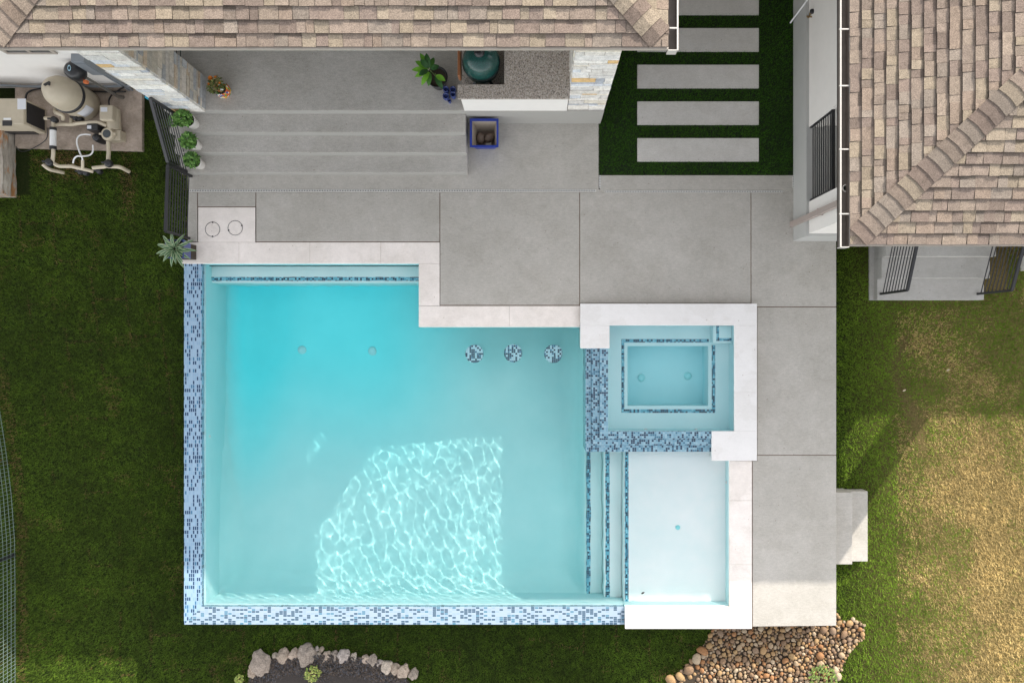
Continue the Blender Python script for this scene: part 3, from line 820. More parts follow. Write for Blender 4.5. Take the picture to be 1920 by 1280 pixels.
# ------------------------------------------------------------------ roofs
PAL = [(0.254, 0.198, 0.156), (0.218, 0.169, 0.14), (0.273, 0.224, 0.167), (0.192, 0.151, 0.125), (0.239, 0.2, 0.165), (0.21, 0.165, 0.138), (0.284, 0.235, 0.179), (0.246, 0.196, 0.159), (0.228, 0.183, 0.149), (0.258, 0.208, 0.165)]
def shingle_face(origin, u, v, length, run, tan, clips, name, par, z0, ex=.151, seed=1):
    """courses of laminated shingles; u along the eave, v up the slope (plan), clips = [(point, inward normal)]"""
    r = random.Random(seed); mb = MB()
    u = Vector((*u, 0)); v = Vector((*v, 0)); O = Vector((*origin, z0))
    cosn = 1 / math.sqrt(1 + tan * tan)
    up = Vector((-v.x * tan * cosn, -v.y * tan * cosn, cosn))
    sl = (v + Vector((0, 0, tan))).normalized()
    ncr = int(run / cosn / ex) + 1
    for i in range(ncr):
        s0 = i * ex; s1 = s0 + ex + .012
        a = -r.uniform(0, .25); tall = r.random() < .5
        while a < length:
            wd = r.choice((.10, .13, .16, .19, .22, .27)) * r.uniform(.85, 1.15)
            b = a + wd; th = .017 + (.008 if tall else 0); tall = not tall if r.random() < .85 else tall
            c = r.choice(PAL); q = r.uniform(.88, 1.12); c = (c[0] * q, c[1] * q, c[2] * q)
            jg = r.uniform(-.004, .004); gp = .005 if r.random() < .6 else .0005
            pts = [O + u * a + sl * (s0 + jg), O + u * (b - gp) + sl * (s0 + jg), O + u * (b - gp) + sl * s1, O + u * a + sl * s1]
            hi = [pts[0] + up * th, pts[1] + up * th, pts[2] + up * .001, pts[3] + up * .001]
            vs = [pts[0], pts[1], hi[0], hi[1], hi[2], hi[3]]
            dk_ = (.035, .028, .024)
            if r.random() < .6:      # the dark printed band of a laminated shingle, just below the next course
                f_ = r.uniform(.60, .80); q2 = hi[0].lerp(hi[3], f_); q3 = hi[1].lerp(hi[2], f_ + r.uniform(-.04, .04)); df = r.uniform(.50, .75); dc = tuple(x_ * df for x_ in c)
                mb.add([tuple(p) for p in (hi[0], hi[1], q3, q2)], [(0, 1, 2, 3)], c)
                mb.add([tuple(p) for p in (q2, q3, hi[2], hi[3])], [(0, 1, 2, 3)], dc)
                mb.add([tuple(p) for p in vs], [(0, 1, 3, 2), (0, 2, 5), (1, 4, 3)], dk_)
            else:
                mb.add([tuple(p) for p in vs], [(2, 3, 4, 5)], c); mb.add([tuple(p) for p in vs], [(0, 1, 3, 2), (0, 2, 5), (1, 4, 3)], dk_)
            a = b
    me = bpy.data.meshes.new(name); me.from_pydata(mb.v, [], mb.f)
    at = me.color_attributes.new('Col', 'FLOAT_COLOR', 'CORNER'); buf = []
    for f, c in zip(mb.f, mb.c): buf += [c[0], c[1], c[2], 1.0] * len(f)
    at.data.foreach_set('color', buf)
    bm = bmesh.new(); bm.from_mesh(me)
    for p, nrm in clips:
        bmesh.ops.bisect_plane(bm, geom=bm.verts[:] + bm.edges[:] + bm.faces[:], plane_co=(*p, 0), plane_no=(-nrm[0], -nrm[1], 0), clear_outer=True)
    bm.to_mesh(me); bm.free()
    me.materials.append(M_shingle); o = bpy.data.objects.new(name, me); COL.objects.link(o); o.parent = par
    return o
def hip_caps(a, b, name, par, seed=3, w=.165, ex=.165):
    r = random.Random(seed); mb = MB(); a = Vector(a); b = Vector(b); d = (b - a).normalized(); n = int((b - a).length / ex)
    sx = Vector((d.y, -d.x, 0)).normalized(); dn = Vector((0, 0, 1))
    a = a + d * .11
    for i in range(n + 1):
        p = a + d * (i * ex); q = p + d * (ex + .03); c = r.choice(PAL); k = r.uniform(.74, .98); c = tuple(x * k for x in c)
        row = []
        for P_, lift in ((p, .024), (q, .010)):
            for s_, dz in ((-w, -.030), (-w * .5, -.012), (0, .0), (w * .5, -.012), (w, -.030)):
                row.append(tuple(P_ + sx * s_ + dn * (lift + dz)))
        base = [tuple(Vector(x) - dn * .018) for x in row[:5]]
        mb.add(row + base, [(j, j + 1, 6 + j, 5 + j) for j in range(4)] + [(j, 10 + j, 11 + j, j + 1) for j in range(4)], c)
    o = mb.build(name, M_shingle, par, recalc=False); return o
def sheath(pts, name, par, mat):
    if (Vector(pts[1]) - Vector(pts[0])).cross(Vector(pts[2]) - Vector(pts[1])).z < 0: pts = pts[::-1]
    m = MB(); m.add(pts, [tuple(range(len(pts)))]); o = m.build(name, mat, par, recalc=False); md = o.modifiers.new('solid', 'SOLIDIFY'); md.thickness = .10; md.offset = -1; return o

TAN = .26
M_fascia = basic('tan fascia board', (.40, .35, .30), .6, var=.04)
M_soffit = basic('soffit board', (.45, .42, .38), .7, var=.04)

# main house ---------------------------------------------------
ZE = 4.2
house = thing('main_house', 'pale stucco house with shingled hip roof above the patio', 'house')
hy = P(0, 88.5, ZE)[1]; hx1 = P(1252, 0, ZE)[0]; hx0 = P(-22, 0, ZE)[0]
NYE = 5.36                      # north end of the east eave
depth = (hx1 - hx0) / 2 - .02
R_ = depth
# south slope
rf = MB()
zr = ZE + TAN * R_
sheath([(hx0, hy, ZE - .012), (hx1, hy, ZE - .012), (hx1 - R_, hy + R_, zr - .012), (hx0 + R_, hy + R_, zr - .012)], 'roof', house, M_soffit)
roof_e = sheath([(hx1, hy, ZE - .012), (hx1, NYE, ZE - .012), (hx1 - (NYE - hy), NYE, ZE + TAN * (NYE - hy) - .012)], 'roof_hip', house, M_soffit)
sheath([(hx1, NYE, ZE - .012), (hx1, 16, ZE - .012), (hx1 - R_, 16, zr - .012), (hx1 - R_, hy + R_, zr - .012), (hx1 - (NYE - hy), NYE, ZE + TAN * (NYE - hy) - .012)], 'roof_side', house, M_soffit)
shingle_face((hx0, hy), (1, 0), (0, 1), hx1 - hx0, R_, TAN, [((hx1, hy), (-1, -1)), ((hx0, hy), (1, -1))], 'shingle', house, ZE, seed=2)
shingle_face((hx1, hy), (0, 1), (-1, 0), 6, 4, TAN, [((hx1, hy), (1, 1))], 'shingle', house, ZE, seed=5)
sheath([(hx0, 12, ZE - .012), (hx0, hy, ZE - .012), (hx0 + R_, hy + R_, zr - .012), (hx0 + R_, 12, zr - .012)], 'roof_side', house, M_soffit)
shingle_face((hx0, hy + 4), (0, -1), (1, 0), 4, 3, TAN, [((hx0, hy), (-1, 1))], 'shingle', house, ZE, seed=9)
hip_caps((hx1 - .02, hy + .02, ZE + .02), (hx1 - R_, hy + R_, zr + .02), 'hip_cap', house, 4)
hip_caps((hx0 + .02, hy + .02, ZE + .02), (hx0 + R_, hy + R_, zr + .02), 'hip_cap', house, 6)
m = MB(); m.box(hx0, hy - .022, ZE - .05, hx1 + .01, hy - .001, ZE - .004); m.build('drip_edge', M_fascia, house)
def gutter(par, x, ya, yb, z, side, brackets):
    """gutter along Y; side=+1 opens to +X of the roof edge x, -1 to the left"""
    t = MB(); w_ = .115
    xo = x + side * w_
    t.box(min(x, xo), ya, z - .12, max(x, xo), yb, z - .10)
    t.box(min(xo - side * .004, xo), ya, z - .12, max(xo - side * .004, xo), yb, z - .004)
    t.box(min(x, x + side * .004), ya, z - .10, max(x, x + side * .004), yb, z - .016)
    g_ = t.build('gutter', M_gutin, par)
    l = MB(); l.box(min(xo - side * .008, xo + side * .010), ya - .01, z - .015, max(xo - side * .008, xo + side * .010), yb, z + .004)
    l.box(min(x, xo), ya - .012, z - .12, max(x, xo), ya - .001, z + .002); l.build('lip', M_gut, g_)
    for yy in brackets:
        b_ = MB(); b_.box(min(x, xo) - .02, yy - .008, z - .012, max(x, xo) + .0, yy + .008, z + .006); b_.build('bracket', M_gut, g_)
    return g_
gutter(house, hx1 + .004, hy - .03, NYE, ZE, 1, (P(0, 53, ZE)[1],))
sheath([(hx0 + R_, hy + R_, zr - .012), (hx1 - R_, hy + R_, zr - .012), (hx1 - R_, 16, zr - .012), (hx0 + R_, 16, zr - .012)], 'roof_top', house, M_soffit)
# walls
wy = 4.7
m = MB(); m.box(-14, wy, -.3, -6.3, wy + .2, 4.25); m.box(-6.5, wy + .2, -.3, -6.3, 7.2, 4.25); m.box(-6.3, 7.2, .6, 1.2, 7.4, 4.3); m.box(1.0, 7.4, -.1, 1.2, 15.8, 4.25); m.box(-14, 15.8, -.3, 1.2, 16, 4.25)
wl = m.build('wall', M_white, house)
m = MB(); m.box(-4.6, 7.165, ZP, -1.0, 7.198, 2.9); dr = m.build('patio_door', M_glassd, house)
m = MB()
for xx in (-4.65, -2.83, -1.0): m.box(xx, 7.14, ZP, xx + .05, 7.164, 2.95)
m.box(-4.6, 7.14, 2.9, -1.0, 7.164, 2.95); m.build('frame', M_black, dr)
# window in the left wall
wx0, wx1 = P(16, 0, 1.35)[0], P(100, 0, 1.35)[0]
m = MB(); m.box(wx0, wy - .012, 1.36, wx1, wy - .002, 2.5); win = m.build('window', M_glassd, house)
m = MB(); m.box(wx0 - .05, wy - .03, 1.31, wx1 + .05, wy - .0125, 1.36); m.box(wx0 - .05, wy - .03, 1.36, wx0, wy - .0125, 2.5); m.box(wx1, wy - .03, 1.36, wx1 + .05, wy - .0125, 2.5); m.box(wx0 - .05, wy - .03, 2.5, wx1 + .05, wy - .0125, 2.55)
m.box((wx0 + wx1) / 2 - .02, wy - .026, 1.36, (wx0 + wx1) / 2 + .02, wy - .013, 2.5)
m.build('frame', M_fascia, win)

# ledger stone pillars
def pillar(x0, x1, y0, y1, z0, z1, seed, south, east, name='stone_pillar'):
    r = random.Random(seed); mb = MB()
    def rows(a0, a1, mk, pal, fixed):
        z = z0
        while z < z1:
            h = r.choice((.06, .09, .11, .13, .16) if fixed else (.05, .07, .10, .12, .15)) * r.uniform(.9, 1.1); h = min(h, z1 - z)
            a = a0
            while a < a1 - 1e-6:
                l = r.choice((.14, .22, .30, .42, .6)) * r.uniform(.8, 1.2)
                if a1 - (a + l) < .09: l = a1 - a
                l = min(l, a1 - a); c = r.choice(pal); q = r.uniform(.85, 1.1); c = tuple(x * q for x in c)
                mk(a, a + l, z + .002, z + h - .002, r.uniform(.0, .016), c); a += l
            z += h
    core_ = .03
    rows(x0, x1, lambda a, b, c, d, p, k: mb.frustum(a + .003, y0 - .004 - p, b - .003, y0 + core_, c, a + .003, y0 - p - r.uniform(0, .01), b - .003, y0 + core_, d, k), south, 0)
    rows(y0 + core_, y1, lambda a, b, c, d, p, k: mb.box(x1 - core_, a + .003, c, x1 + p, b - .003, d, k), east, 0)
    rows(y0 + core_, y1, lambda a, b, c, d, p, k: mb.box(x0 - p, a + .003, c, x0 + core_, b - .003, d, k), south, 0)
    mb.box(x0 + core_ + .001, y0 + core_ + .001, z0, x1 - core_ - .001, y1, z1 - .002, (.16, .14, .12))
    return mb.build(name, M_stone, house)
SW = [(.74, .70, .64), (.78, .75, .70), (.70, .67, .63), (.74, .68, .58), (.62, .64, .67), (.76, .72, .66), (.72, .70, .67)]
SW = SW * 3 + [(.78, .75, .70)] * 5 + [(.68, .46, .22), (.42, .44, .48)]
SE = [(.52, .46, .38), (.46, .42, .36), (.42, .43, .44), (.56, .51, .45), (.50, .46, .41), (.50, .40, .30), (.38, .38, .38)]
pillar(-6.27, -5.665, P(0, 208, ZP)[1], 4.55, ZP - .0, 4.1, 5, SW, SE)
pillar(.565, 1.2, P(0, 206.5, ZP)[1] + .012, 4.55, ZP, 4.1, 8, SW, SW)
m = MB(); m.box(-6.2, hy + .45, 4.1, 1.15, hy + .75, 4.14); m.build('beam', M_soffit, house)

# connecting wing between the houses (north of the view)
wing = thing('connecting_wing', 'low shingled roof joining the two houses beyond the turf', 'building')
wz = 3.3; wyy = 5.36
sheath([(hx1 + .10, wyy, wz), (9.0, wyy, wz), (9.0, 15, wz + 2.0), (hx1 + .10, 15, wz + 2.0)], 'roof', wing, M_soffit)
shingle_face((hx1 + .1, wyy), (1, 0), (0, 1), 4.6 - hx1 - .1, 4.6, .2, [], 'shingle', wing, wz + .012, seed=31)
m = MB(); m.box(1.2, 14.6, 0, 4.7, 14.8, 5.2); m.build('wall', M_white, wing)
m = MB(); m.add([(hx1 + .04, wyy, wz - .2), (hx1 + .04, 6.12, wz - .2), (hx1 + .04, 6.12, 4.19), (hx1 + .04, wyy, 4.19)], [(0, 1, 2, 3)]); m.add([(hx1 + .04, 6.45, wz - .2), (hx1 + .04, 15, wz - .2), (hx1 + .04, 15, 4.19), (hx1 + .04, 6.45, 4.19)], [(0, 1, 2, 3)]); m.add([(hx1 + .04, 6.12, wz - .2), (hx1 + .04, 6.45, wz - .2), (hx1 + .04, 6.45, 3.85), (hx1 + .04, 6.12, 3.85)], [(0, 1, 2, 3)]); o = m.build('unseen_gap_panel', M_fascia, wing, recalc=False); md = o.modifiers.new('s', 'SOLIDIFY'); md.thickness = .04  # unseen panel added against sun leaks; its opening shapes a small sun spot

# right house --------------------------------------------------
ZR = 3.15
gh = thing('side_house', 'white stucco wing with tan shingled hip roof and long gutter', 'house')
gx0 = P(1593, 0, ZR)[0]; gy0 = P(0, 458, ZR)[1]; gx1 = 9.55
RR = 5.2
sheath([(gx0, gy0, ZR - .012), (gx1, gy0, ZR - .012), (gx1, gy0 + RR, ZR + TAN * RR - .012), (gx0 + RR, gy0 + RR, ZR + TAN * RR - .012)], 'roof', gh, M_soffit)
sheath([(gx0 + RR, gy0 + RR, ZR + TAN * RR - .012), (gx1, gy0 + RR, ZR + TAN * RR - .012), (gx1, 15, ZR + TAN * RR - .012), (gx0 + RR, 15, ZR + TAN * RR - .012)], 'roof_top', gh, M_soffit)
sheath([(gx0, gy0, ZR - .012), (gx0 + RR, gy0 + RR, ZR + TAN * RR - .012), (gx0 + RR, 15, ZR + TAN * RR - .012), (gx0, 15, ZR - .012)], 'roof_side', gh, M_soffit)
shingle_face((gx0, gy0), (1, 0), (0, 1), gx1 - gx0, RR, TAN, [((gx0, gy0), (1, -1))], 'shingle', gh, ZR, seed=21)
shingle_face((gx0, gy0 + 9), (0, -1), (1, 0), 9, RR, TAN, [((gx0, gy0), (-1, 1))], 'shingle', gh, ZR, seed=22)
hip_caps((gx0 + .02, gy0 + .02, ZR + .02), (gx0 + RR, gy0 + RR, ZR + TAN * RR + .02), 'hip_cap', gh, 14)
m = MB(); m.box(gx0, gy0 - .022, ZR - .05, gx1, gy0 - .001, ZR - .004); m.build('drip_edge', M_fascia, gh)
gut = gutter(gh, gx0 - .004, gy0 - .03, 12, ZR, -1, [P(0, q, ZR)[1] for q in (401, 280, 161, 55, -60)])
ho = P(1586, 353, ZR - .09); m = MB(); m.lathe([(.052, ZR - .0985), (.052, ZR - .085), (.038, ZR - .085), (.038, ZR - .0985)], ho[0], ho[1], 20); m.build('outlet', M_gut, gut)
# walls with an opening behind the black railing
WX = 4.76; oy0, oy1 = 2.42, 3.715; SY = 1.87
m = MB()
m.box(WX, SY, .6, WX + .25, oy0, 3.2); m.box(WX, oy1, .6, WX + .25, 14.8, 3.2); m.box(WX, oy0, 2.75, WX + .25, oy1, 3.2)
m.box(WX + .25, SY, .6, 6.7, SY + .2, 3.2)
m.box(WX + 1.1, SY + .2, .6, WX + 1.25, oy1 + .3, 3.2); m.box(WX + .25, oy1 + .02, .6, WX + 1.1, oy1 + .2, 3.2)
m.build('wall', M_white, gh)
m = MB(); m.box(WX - .045, SY - .045, -.01, 9.4, 14.8, .598); m.build('foundation', M_found, gh)
m = MB(); m.box(9.25, gy0 + .02, -.6, 9.5, gy0 + .3, 3.14); m.build('porch_pillar', M_white, gh)
m = MB(); m.box(9.44, gy0 + .301, -.6, 9.5, 2.28, 3.15); m.box(9.44, 2.28, -.6, 9.5, 3.22, 1.40); m.box(9.44, 2.28, 2.30, 9.5, 3.22, 3.15); m.box(9.44, 3.22, -.6, 9.5, 14.8, 3.3); m.build('unseen_porch_wall', M_white, gh)  # unseen wall, its opening shaped to throw a sunlit sliver on the lawn
m = MB(); m.add([(9.38, gy0, 3.1), (9.38, 15, 3.1), (9.38, 15, ZR + TAN * RR - .1), (9.38, gy0 + RR, ZR + TAN * RR - .1)], [(0, 1, 2, 3)]); o = m.build('gable_wall', M_white, gh, recalc=False); md = o.modifiers.new('s', 'SOLIDIFY'); md.thickness = .1
# downspout
dx_ = WX - .075; dy_ = P(0, 421, 0)[1]
m = MB(); m.bar((dx_, dy_, .0), (dx_, dy_, 2.55), .07, .09); m.bar((dx_, dy_, 2.53), (ho[0], ho[1] - .02, ZR - .14), .07, .09); ds = m.build('downspout', M_down, gh)
m = MB(); m.box(dx_ - .04, dy_ - .055, 1.2, dx_ + .055, dy_ + .055, 1.23); m.build('strap', M_down, ds)

# east wing beyond
ew = thing('far_wing', 'shingled wing set back to the right of the side house', 'building')
sheath([(9.75, 5.26, 3.15), (20, 5.26, 3.15), (20, 10, 4.4), (9.75, 10, 4.4)], 'roof', ew, M_soffit)
m = MB(); m.box(9.9, 5.8, -.6, 19.5, 9.5, 3.1); m.build('wall', M_white, ew)

# ------------------------------------------------------------------ railings
def railing(name, A, B, z0, z1, h, label, nb=8, posts=2, mat=M_black, gap=.09, pw=.04, top=.05):
    """A,B plan points of the foot; z0,z1 foot heights"""
    t = thing(name, label, 'railing', (0, 0, 0), group='black metal railings')
    a = Vector((*A, z0)); b = Vector((*B, z1)); up = Vector((0, 0, 1))
    m = MB(); m.bar(a + up * h, b + up * h, top, .035); m.build('top_rail', mat, t)
    for k in range(posts):
        q = a.lerp(b, k / (posts - 1)); m = MB(); m.bar(q, q + up * (h + .0), pw); m.build('post', mat, t)
    for k in range(nb):
        hh = gap + (h - gap * 1.2) * k / (nb)
        m = MB(); m.bar(a + up * hh, b + up * hh, .013); m.build('bar', mat, t)
    return t
fx_ = P(1520.5, 0, .6)[0]
railing('window_railing', (fx_, oy0 + .02), (fx_, oy1 + .0), .6, .6, .88, 'black railing across the opening in the white wall', 9)
a = P(359, 331); b = P(355, 447)
railing('patio_railing', (a[0], a[1]), (b[0], b[1]), 0, 0, .80, 'level black railing at the left edge of the deck', 8)
railing('patio_railing', (a[0], a[1] + .05), (P(331, 214, ZP)[0], 3.9), 0.0, ZP, .80, 'sloping black railing beside the three potted herbs', 8)
# porch stairs on the right
st = thing('porch_stairs', 'pale concrete porch stairs going down to the lawn', 'stairs')
sx0 = P(1645, 0, -.40)[0]; sx1 = P(1845, 0, -.40)[0]
yy = [P(0, 562, -.40)[1], P(0, 521.5, -.23)[1], P(0, 480.5, -.06)[1]]
dy = yy[1] - yy[0]
yy += [yy[2] + dy, yy[2] + 2 * dy, yy[2] + 3 * dy]
for i in range(6):
    z = -.40 + .17 * i; m = MB(); m.box(sx0, yy[i], -.62, sx1, (yy[i + 1] - .001) if i < 5 else 2.6, z); m.build('tread', M_stair, st, bevel=.006)
m = MB(); m.box(sx0 - .085, yy[0], -.62, sx0 - .001, 2.6, -.53); m.build('footing', M_stair, st)
slope = .17 / dy
for (px, nm, lab) in ((1651, 'stair_railing', 'left black railing of the porch stairs'), (1833, 'stair_railing', 'right black railing of the porch stairs')):
    x_ = P(px, 0, -.4)[0]; y_ = P(0, 551, -.4)[1]
    railing(nm, (x_, y_), (x_, y_ + 1.6), -.4, -.4 + 1.6 * slope * .92, .92, lab, 8)
# black railing piece under the main roof behind the left pillar
railing('porch_railing', (P(331, 0, .9)[0], 4.62), (P(331, 0, .9)[0], 6.2), ZP, ZP, .9, 'black railing behind the left stone pillar', 6)

# ------------------------------------------------------------------ outdoor kitchen
kit = thing('kitchen_counter', 'outdoor kitchen counter with speckled granite top', 'counter')
ZK = 1.60
cyf = P(0, 185.5, ZK)[1]; cxl = P(858, 0, ZK)[0]; nxr = P(945.5, 0, ZK)[0]; nyf = P(0, 158.5, ZK)[1]; cxr = .60
m = MB(); m.prism([(cxl, cyf), (cxr - .04, cyf), (cxr - .04, yp), (.56, yp), (.56, 5.6), (nxr, 5.6), (nxr, nyf), (cxl, nyf)], ZK - .035, ZK); m.build('countertop', M_granite, kit, bevel=.004)
byf = P(0, 208.5, ZP)[1] + .004; bxl = P(871, 0, ZP)[0]
m = MB(); m.box(bxl, byf, ZP, .555, byf + .12, ZK - .036); m.box(nxr + .03, byf + .12, ZP, .555, 5.5, ZK - .037)
m.build('base_wall', M_white, kit)
m = MB(); m.box(bxl, byf + .122, ZP, nxr + .028, 5.5, ZP + .42); m.build('grill_shelf', M_granite, kit)
m = MB(); m.bar((cxl + .02, nyf + .14, ZK - .12), (cxl + .02, 5.5, ZK - .12), .05, .20); m.build('side_board', M_wood, kit, bevel=.015)
m = MB(); m.box(nxr - .002, byf + .14, ZP + .42, nxr + .028, 5.5, ZK - .037); m.build('side_panel', M_brown, kit)
# kamado grill
gxc, gyc = -.85, 4.45; gb = ZP + .42
gr = thing('ceramic_grill', 'green dimpled ceramic egg shaped grill in the counter notch', 'grill', (gxc, gyc, gb))
m = MB(); m.lathe([(.10, .06), (.19, .10), (.27, .22), (.295, .36), (.29, .42)], 0, 0, 36); m.build('bowl', M_green, gr)
m = MB(); m.lathe([(.29, .43), (.295, .47), (.27, .60), (.20, .70), (.10, .745), (.055, .755)], 0, 0, 40); m.build('lid', M_green, gr)
m = MB(); m.lathe([(.297, .418), (.303, .422), (.303, .436), (.297, .44)], 0, 0, 40); m.build('band', M_black, gr)
m = MB(); m.lathe([(.055, .75), (.06, .80), (.08, .805), (.08, .83), (.02, .85), (.001, .85)], 0, 0, 20); m.bar((-.03, .0, .84), (-.09, .06, .86), .02); m.build('chimney_cap', M_bplas, gr)
for a_ in (-2.2, -.95, .8, 2.3):
    m = MB(); m.bar((.14 * math.cos(a_), .14 * math.sin(a_), .12), (.30 * math.cos(a_), .30 * math.sin(a_), .001), .045, .02); m.build('leg', M_bplas, gr)

# ------------------------------------------------------------------ plants and pots
def leaf(mb, base, d, L, W, droop, col, fold=.15):
    base = Vector(base); d = Vector(d).normalized(); sd_ = d.cross(Vector((0, 0, 1)))
    if sd_.length < 1e-3: sd_ = Vector((1, 0, 0))
    sd_.normalize(); vs = []; nseg = 5
    for i in range(nseg + 1):
        t_ = i / nseg; w_ = W * math.sin(math.pi * (0.08 + .9 * t_)) ** .8 * .5
        p = base + d * (L * t_) + Vector((0, 0, -droop * L * t_ * t_))
        vs += [tuple(p - sd_ * w_ + Vector((0, 0, fold * w_))), tuple(p), tuple(p + sd_ * w_ + Vector((0, 0, fold * w_)))]
    fs = []
    for i in range(nseg):
        k = 3 * i; fs += [(k, k + 1, k + 4, k + 3), (k + 1, k + 2, k + 5, k + 4)]
    mb.add(vs, fs, col, True)
def herb(mb, c, rad, n, greens, size=.03, hgt=.12):
    for i in range(n):
        a_ = random.uniform(0, 6.28); rr = rad * math.sqrt(random.random()); zz = hgt * random.uniform(.1, 1) * (1.2 - rr / rad * .6)
        col = random.choice(greens); q = random.uniform(.7, 1.3)
        leaf(mb, (c[0] + rr * math.cos(a_), c[1] + rr * math.sin(a_), c[2] + zz), (math.cos(a_ + random.uniform(-1, 1)), math.sin(a_ + random.uniform(-1, 1)), random.uniform(-.1, .8)), size * random.uniform(.8, 1.7), size * random.uniform(.6, 1.0), random.uniform(0, .5), tuple(x * q for x in col))
GR = [(.08, .20, .03), (.13, .28, .05), (.05, .13, .025), (.18, .34, .08)]
for px, py, z, r_, lab, nn2 in ((368, 233.5, .51, .105, 'white pot with spreading leafy herb on the top step', 520), (374, 274.5, .34, .10, 'white pot of pale green herb on the middle step', 420), (380, 309.5, .17, .10, 'white pot of herb on the lowest step', 420)):
    x_, y_ = P(px - 3, py, z); random.seed(int(px))
    t = thing('potted_herb', lab, 'potted plant', (x_, y_, z), group='three white herb pots on the steps')
    m = MB(); m.lathe([(r_ * .78, 0), (r_ * 1.12, .23), (r_ * 1.16, .24), (r_ * 1.04, .24), (r_ * 1.0, .20)], 0, 0, 28); m.build('pot', M_pot, t)
    m = MB(); m.lathe([(r_ * 1.0, .205), (.001, .215)], 0, 0, 20); m.build('soil', M_soil, t)
    m = MB(); herb(m, (-.07 if z > .5 else -.04, .025, .21), .125 if z > .5 else .11, int(nn2 * .55), GR, .044, .14)
    if z > .5:
        herb(m, (-.22, -.02, .24), .09, 120, GR, .030, .08); herb(m, (-.08, .12, .24), .06, 60, GR, .028, .10)
    for k in range(16):
        a_ = random.uniform(0, 6.28); leaf(m, (-.05 + .06 * math.cos(a_), .02 + .06 * math.sin(a_), .27), (math.cos(a_), math.sin(a_), random.uniform(.1, .8)), random.uniform(.07, .13), .035, .6, random.choice(GR))
    m.build('foliage', M_leaf, t, recalc=False)
# rubber plant in black pot
x_, y_ = P(824, 157, ZP); random.seed(3)
t = thing('potted_plant', 'broad leaved green plant in a black pot on the patio', 'potted plant', (x_, y_, ZP))
m = MB(); m.lathe([(.12, 0), (.175, .28), (.18, .30), (.16, .30), (.155, .26)], 0, 0, 28); m.build('pot', M_bplas, t)
m = MB(); m.lathe([(.155, .265), (.001, .27)], 0, 0, 20); m.build('soil', M_soil, t)
m = MB()
for (a_, L, b_) in ((200, .24, .2), (240, .25, .25), (265, .22, .2), (300, .23, .2), (150, .26, .5), (120, .30, .5), (100, .26, .6), (70, .20, .4), (180, .28, .4), (330, .18, .3), (215, .2, .7), (135, .2, .8), (20, .16, .5)):
    q = math.radians(a_); c_ = random.choice([(.10, .27, .02), (.15, .36, .03), (.05, .15, .02), (.03, .10, .025)])
    bx_, by_ = (-.10, .05) if a_ < 290 else (-.02, -.02)
    leaf(m, (bx_ + .03 * math.cos(q), by_ + .03 * math.sin(q), .42 + .1 * b_), (math.cos(q), math.sin(q), b_), L, .095, .35, c_)
m.build('foliage', M_leaf, t, recalc=False)
m = MB(); m.tube([(0, 0, .26), (-.06, .03, .40), (-.12, .06, .52)], .009, 6); m.tube([(0, 0, .26), (-.01, .0, .45)], .008, 6); m.build('stem', basic('green stem', (.08, .12, .03), .6), t)
# flower pot
x_, y_ = P(424, 175, ZP); random.seed(5)
t = thing('flower_pot', 'painted pot of orange and red flowers beside the left pillar', 'potted plant', (x_, y_, ZP))
def talavera():
    m, tt, b = newmat('painted glazed pot'); v = N(tt, 'ShaderNodeTexVoronoi'); v.inputs['Scale'].default_value = 26; tt.links.new(coords(tt), v.inputs['Vector'])
    s = N(tt, 'ShaderNodeSeparateColor'); tt.links.new(v.outputs['Color'], s.inputs[0])
    c = ramp(tt, s.outputs[0], [(0, (.55, .12, .03)), (.25, (.70, .68, .62)), (.5, (.60, .38, .05)), (.68, (.05, .10, .30)), (.82, (.10, .25, .08))], 'CONSTANT')
    tt.links.new(c, b.inputs['Base Color']); b.inputs['Roughness'].default_value = .25; return m
m = MB(); m.lathe([(.07, 0), (.125, .08), (.13, .14), (.10, .19), (.105, .21), (.09, .21), (.08, .17)], 0, 0, 28); m.build('pot', talavera(), t)
m = MB(); m.lathe([(.082, .175), (.001, .18)], 0, 0, 20); m.build('soil', M_soil, t)
m = MB(); m.ell((.01, -.01, .215), (.045, .03, .03)); m.build('ornament', M_wplas, t)
m = MB(); herb(m, (-.06, .05, .20), .13, 260, [(.12, .17, .04), (.20, .22, .07), (.08, .12, .03), (.30, .22, .10)], .028, .12)
herb(m, (-.14, .02, .18), .08, 70, [(.20, .22, .09), (.12, .16, .05)], .028, .08); m.build('foliage', M_leaf, t, recalc=False)
for (dx, dy2, dz, r_) in ((-.10, .12, .36, .036), (-.03, .15, .33, .02), (-.15, .04, .31, .018), (.03, .06, .30, .018), (.0, -.06, .26, .018)):
    m = MB()
    for k in range(14): a_ = k * 2.4; leaf(m, (dx, dy2, dz), (math.cos(a_), math.sin(a_), .3 + .05 * k), r_ * 1.2, r_ * .9, .1, (.62, .08 + .012 * k, .02))
    m.build('flower', M_leaf, t, recalc=False)
# blue cups
x_, y_ = P(843, 181, ZP)
t = thing('blue_ornament', 'cluster of shiny blue glazed ceramic cups beside the counter', 'ornament', (x_, y_, ZP))
for dx, dy2, r_, h_ in ((-.045, .075, .055, .15), (.07, .075, .058, .14), (.075, -.02, .05, .16), (-.05, -.035, .058, .13), (.01, -.105, .032, .10)):
    m = MB(); m.lathe([(r_ * .7, .0), (r_, h_ * .5), (r_ * .82, h_ * .9), (r_ * .9, h_), (r_ * .72, h_), (r_ * .6, h_ * .55), (.001, h_ * .5)], dx, dy2, 24); m.build('cup', M_blueglaze, t)
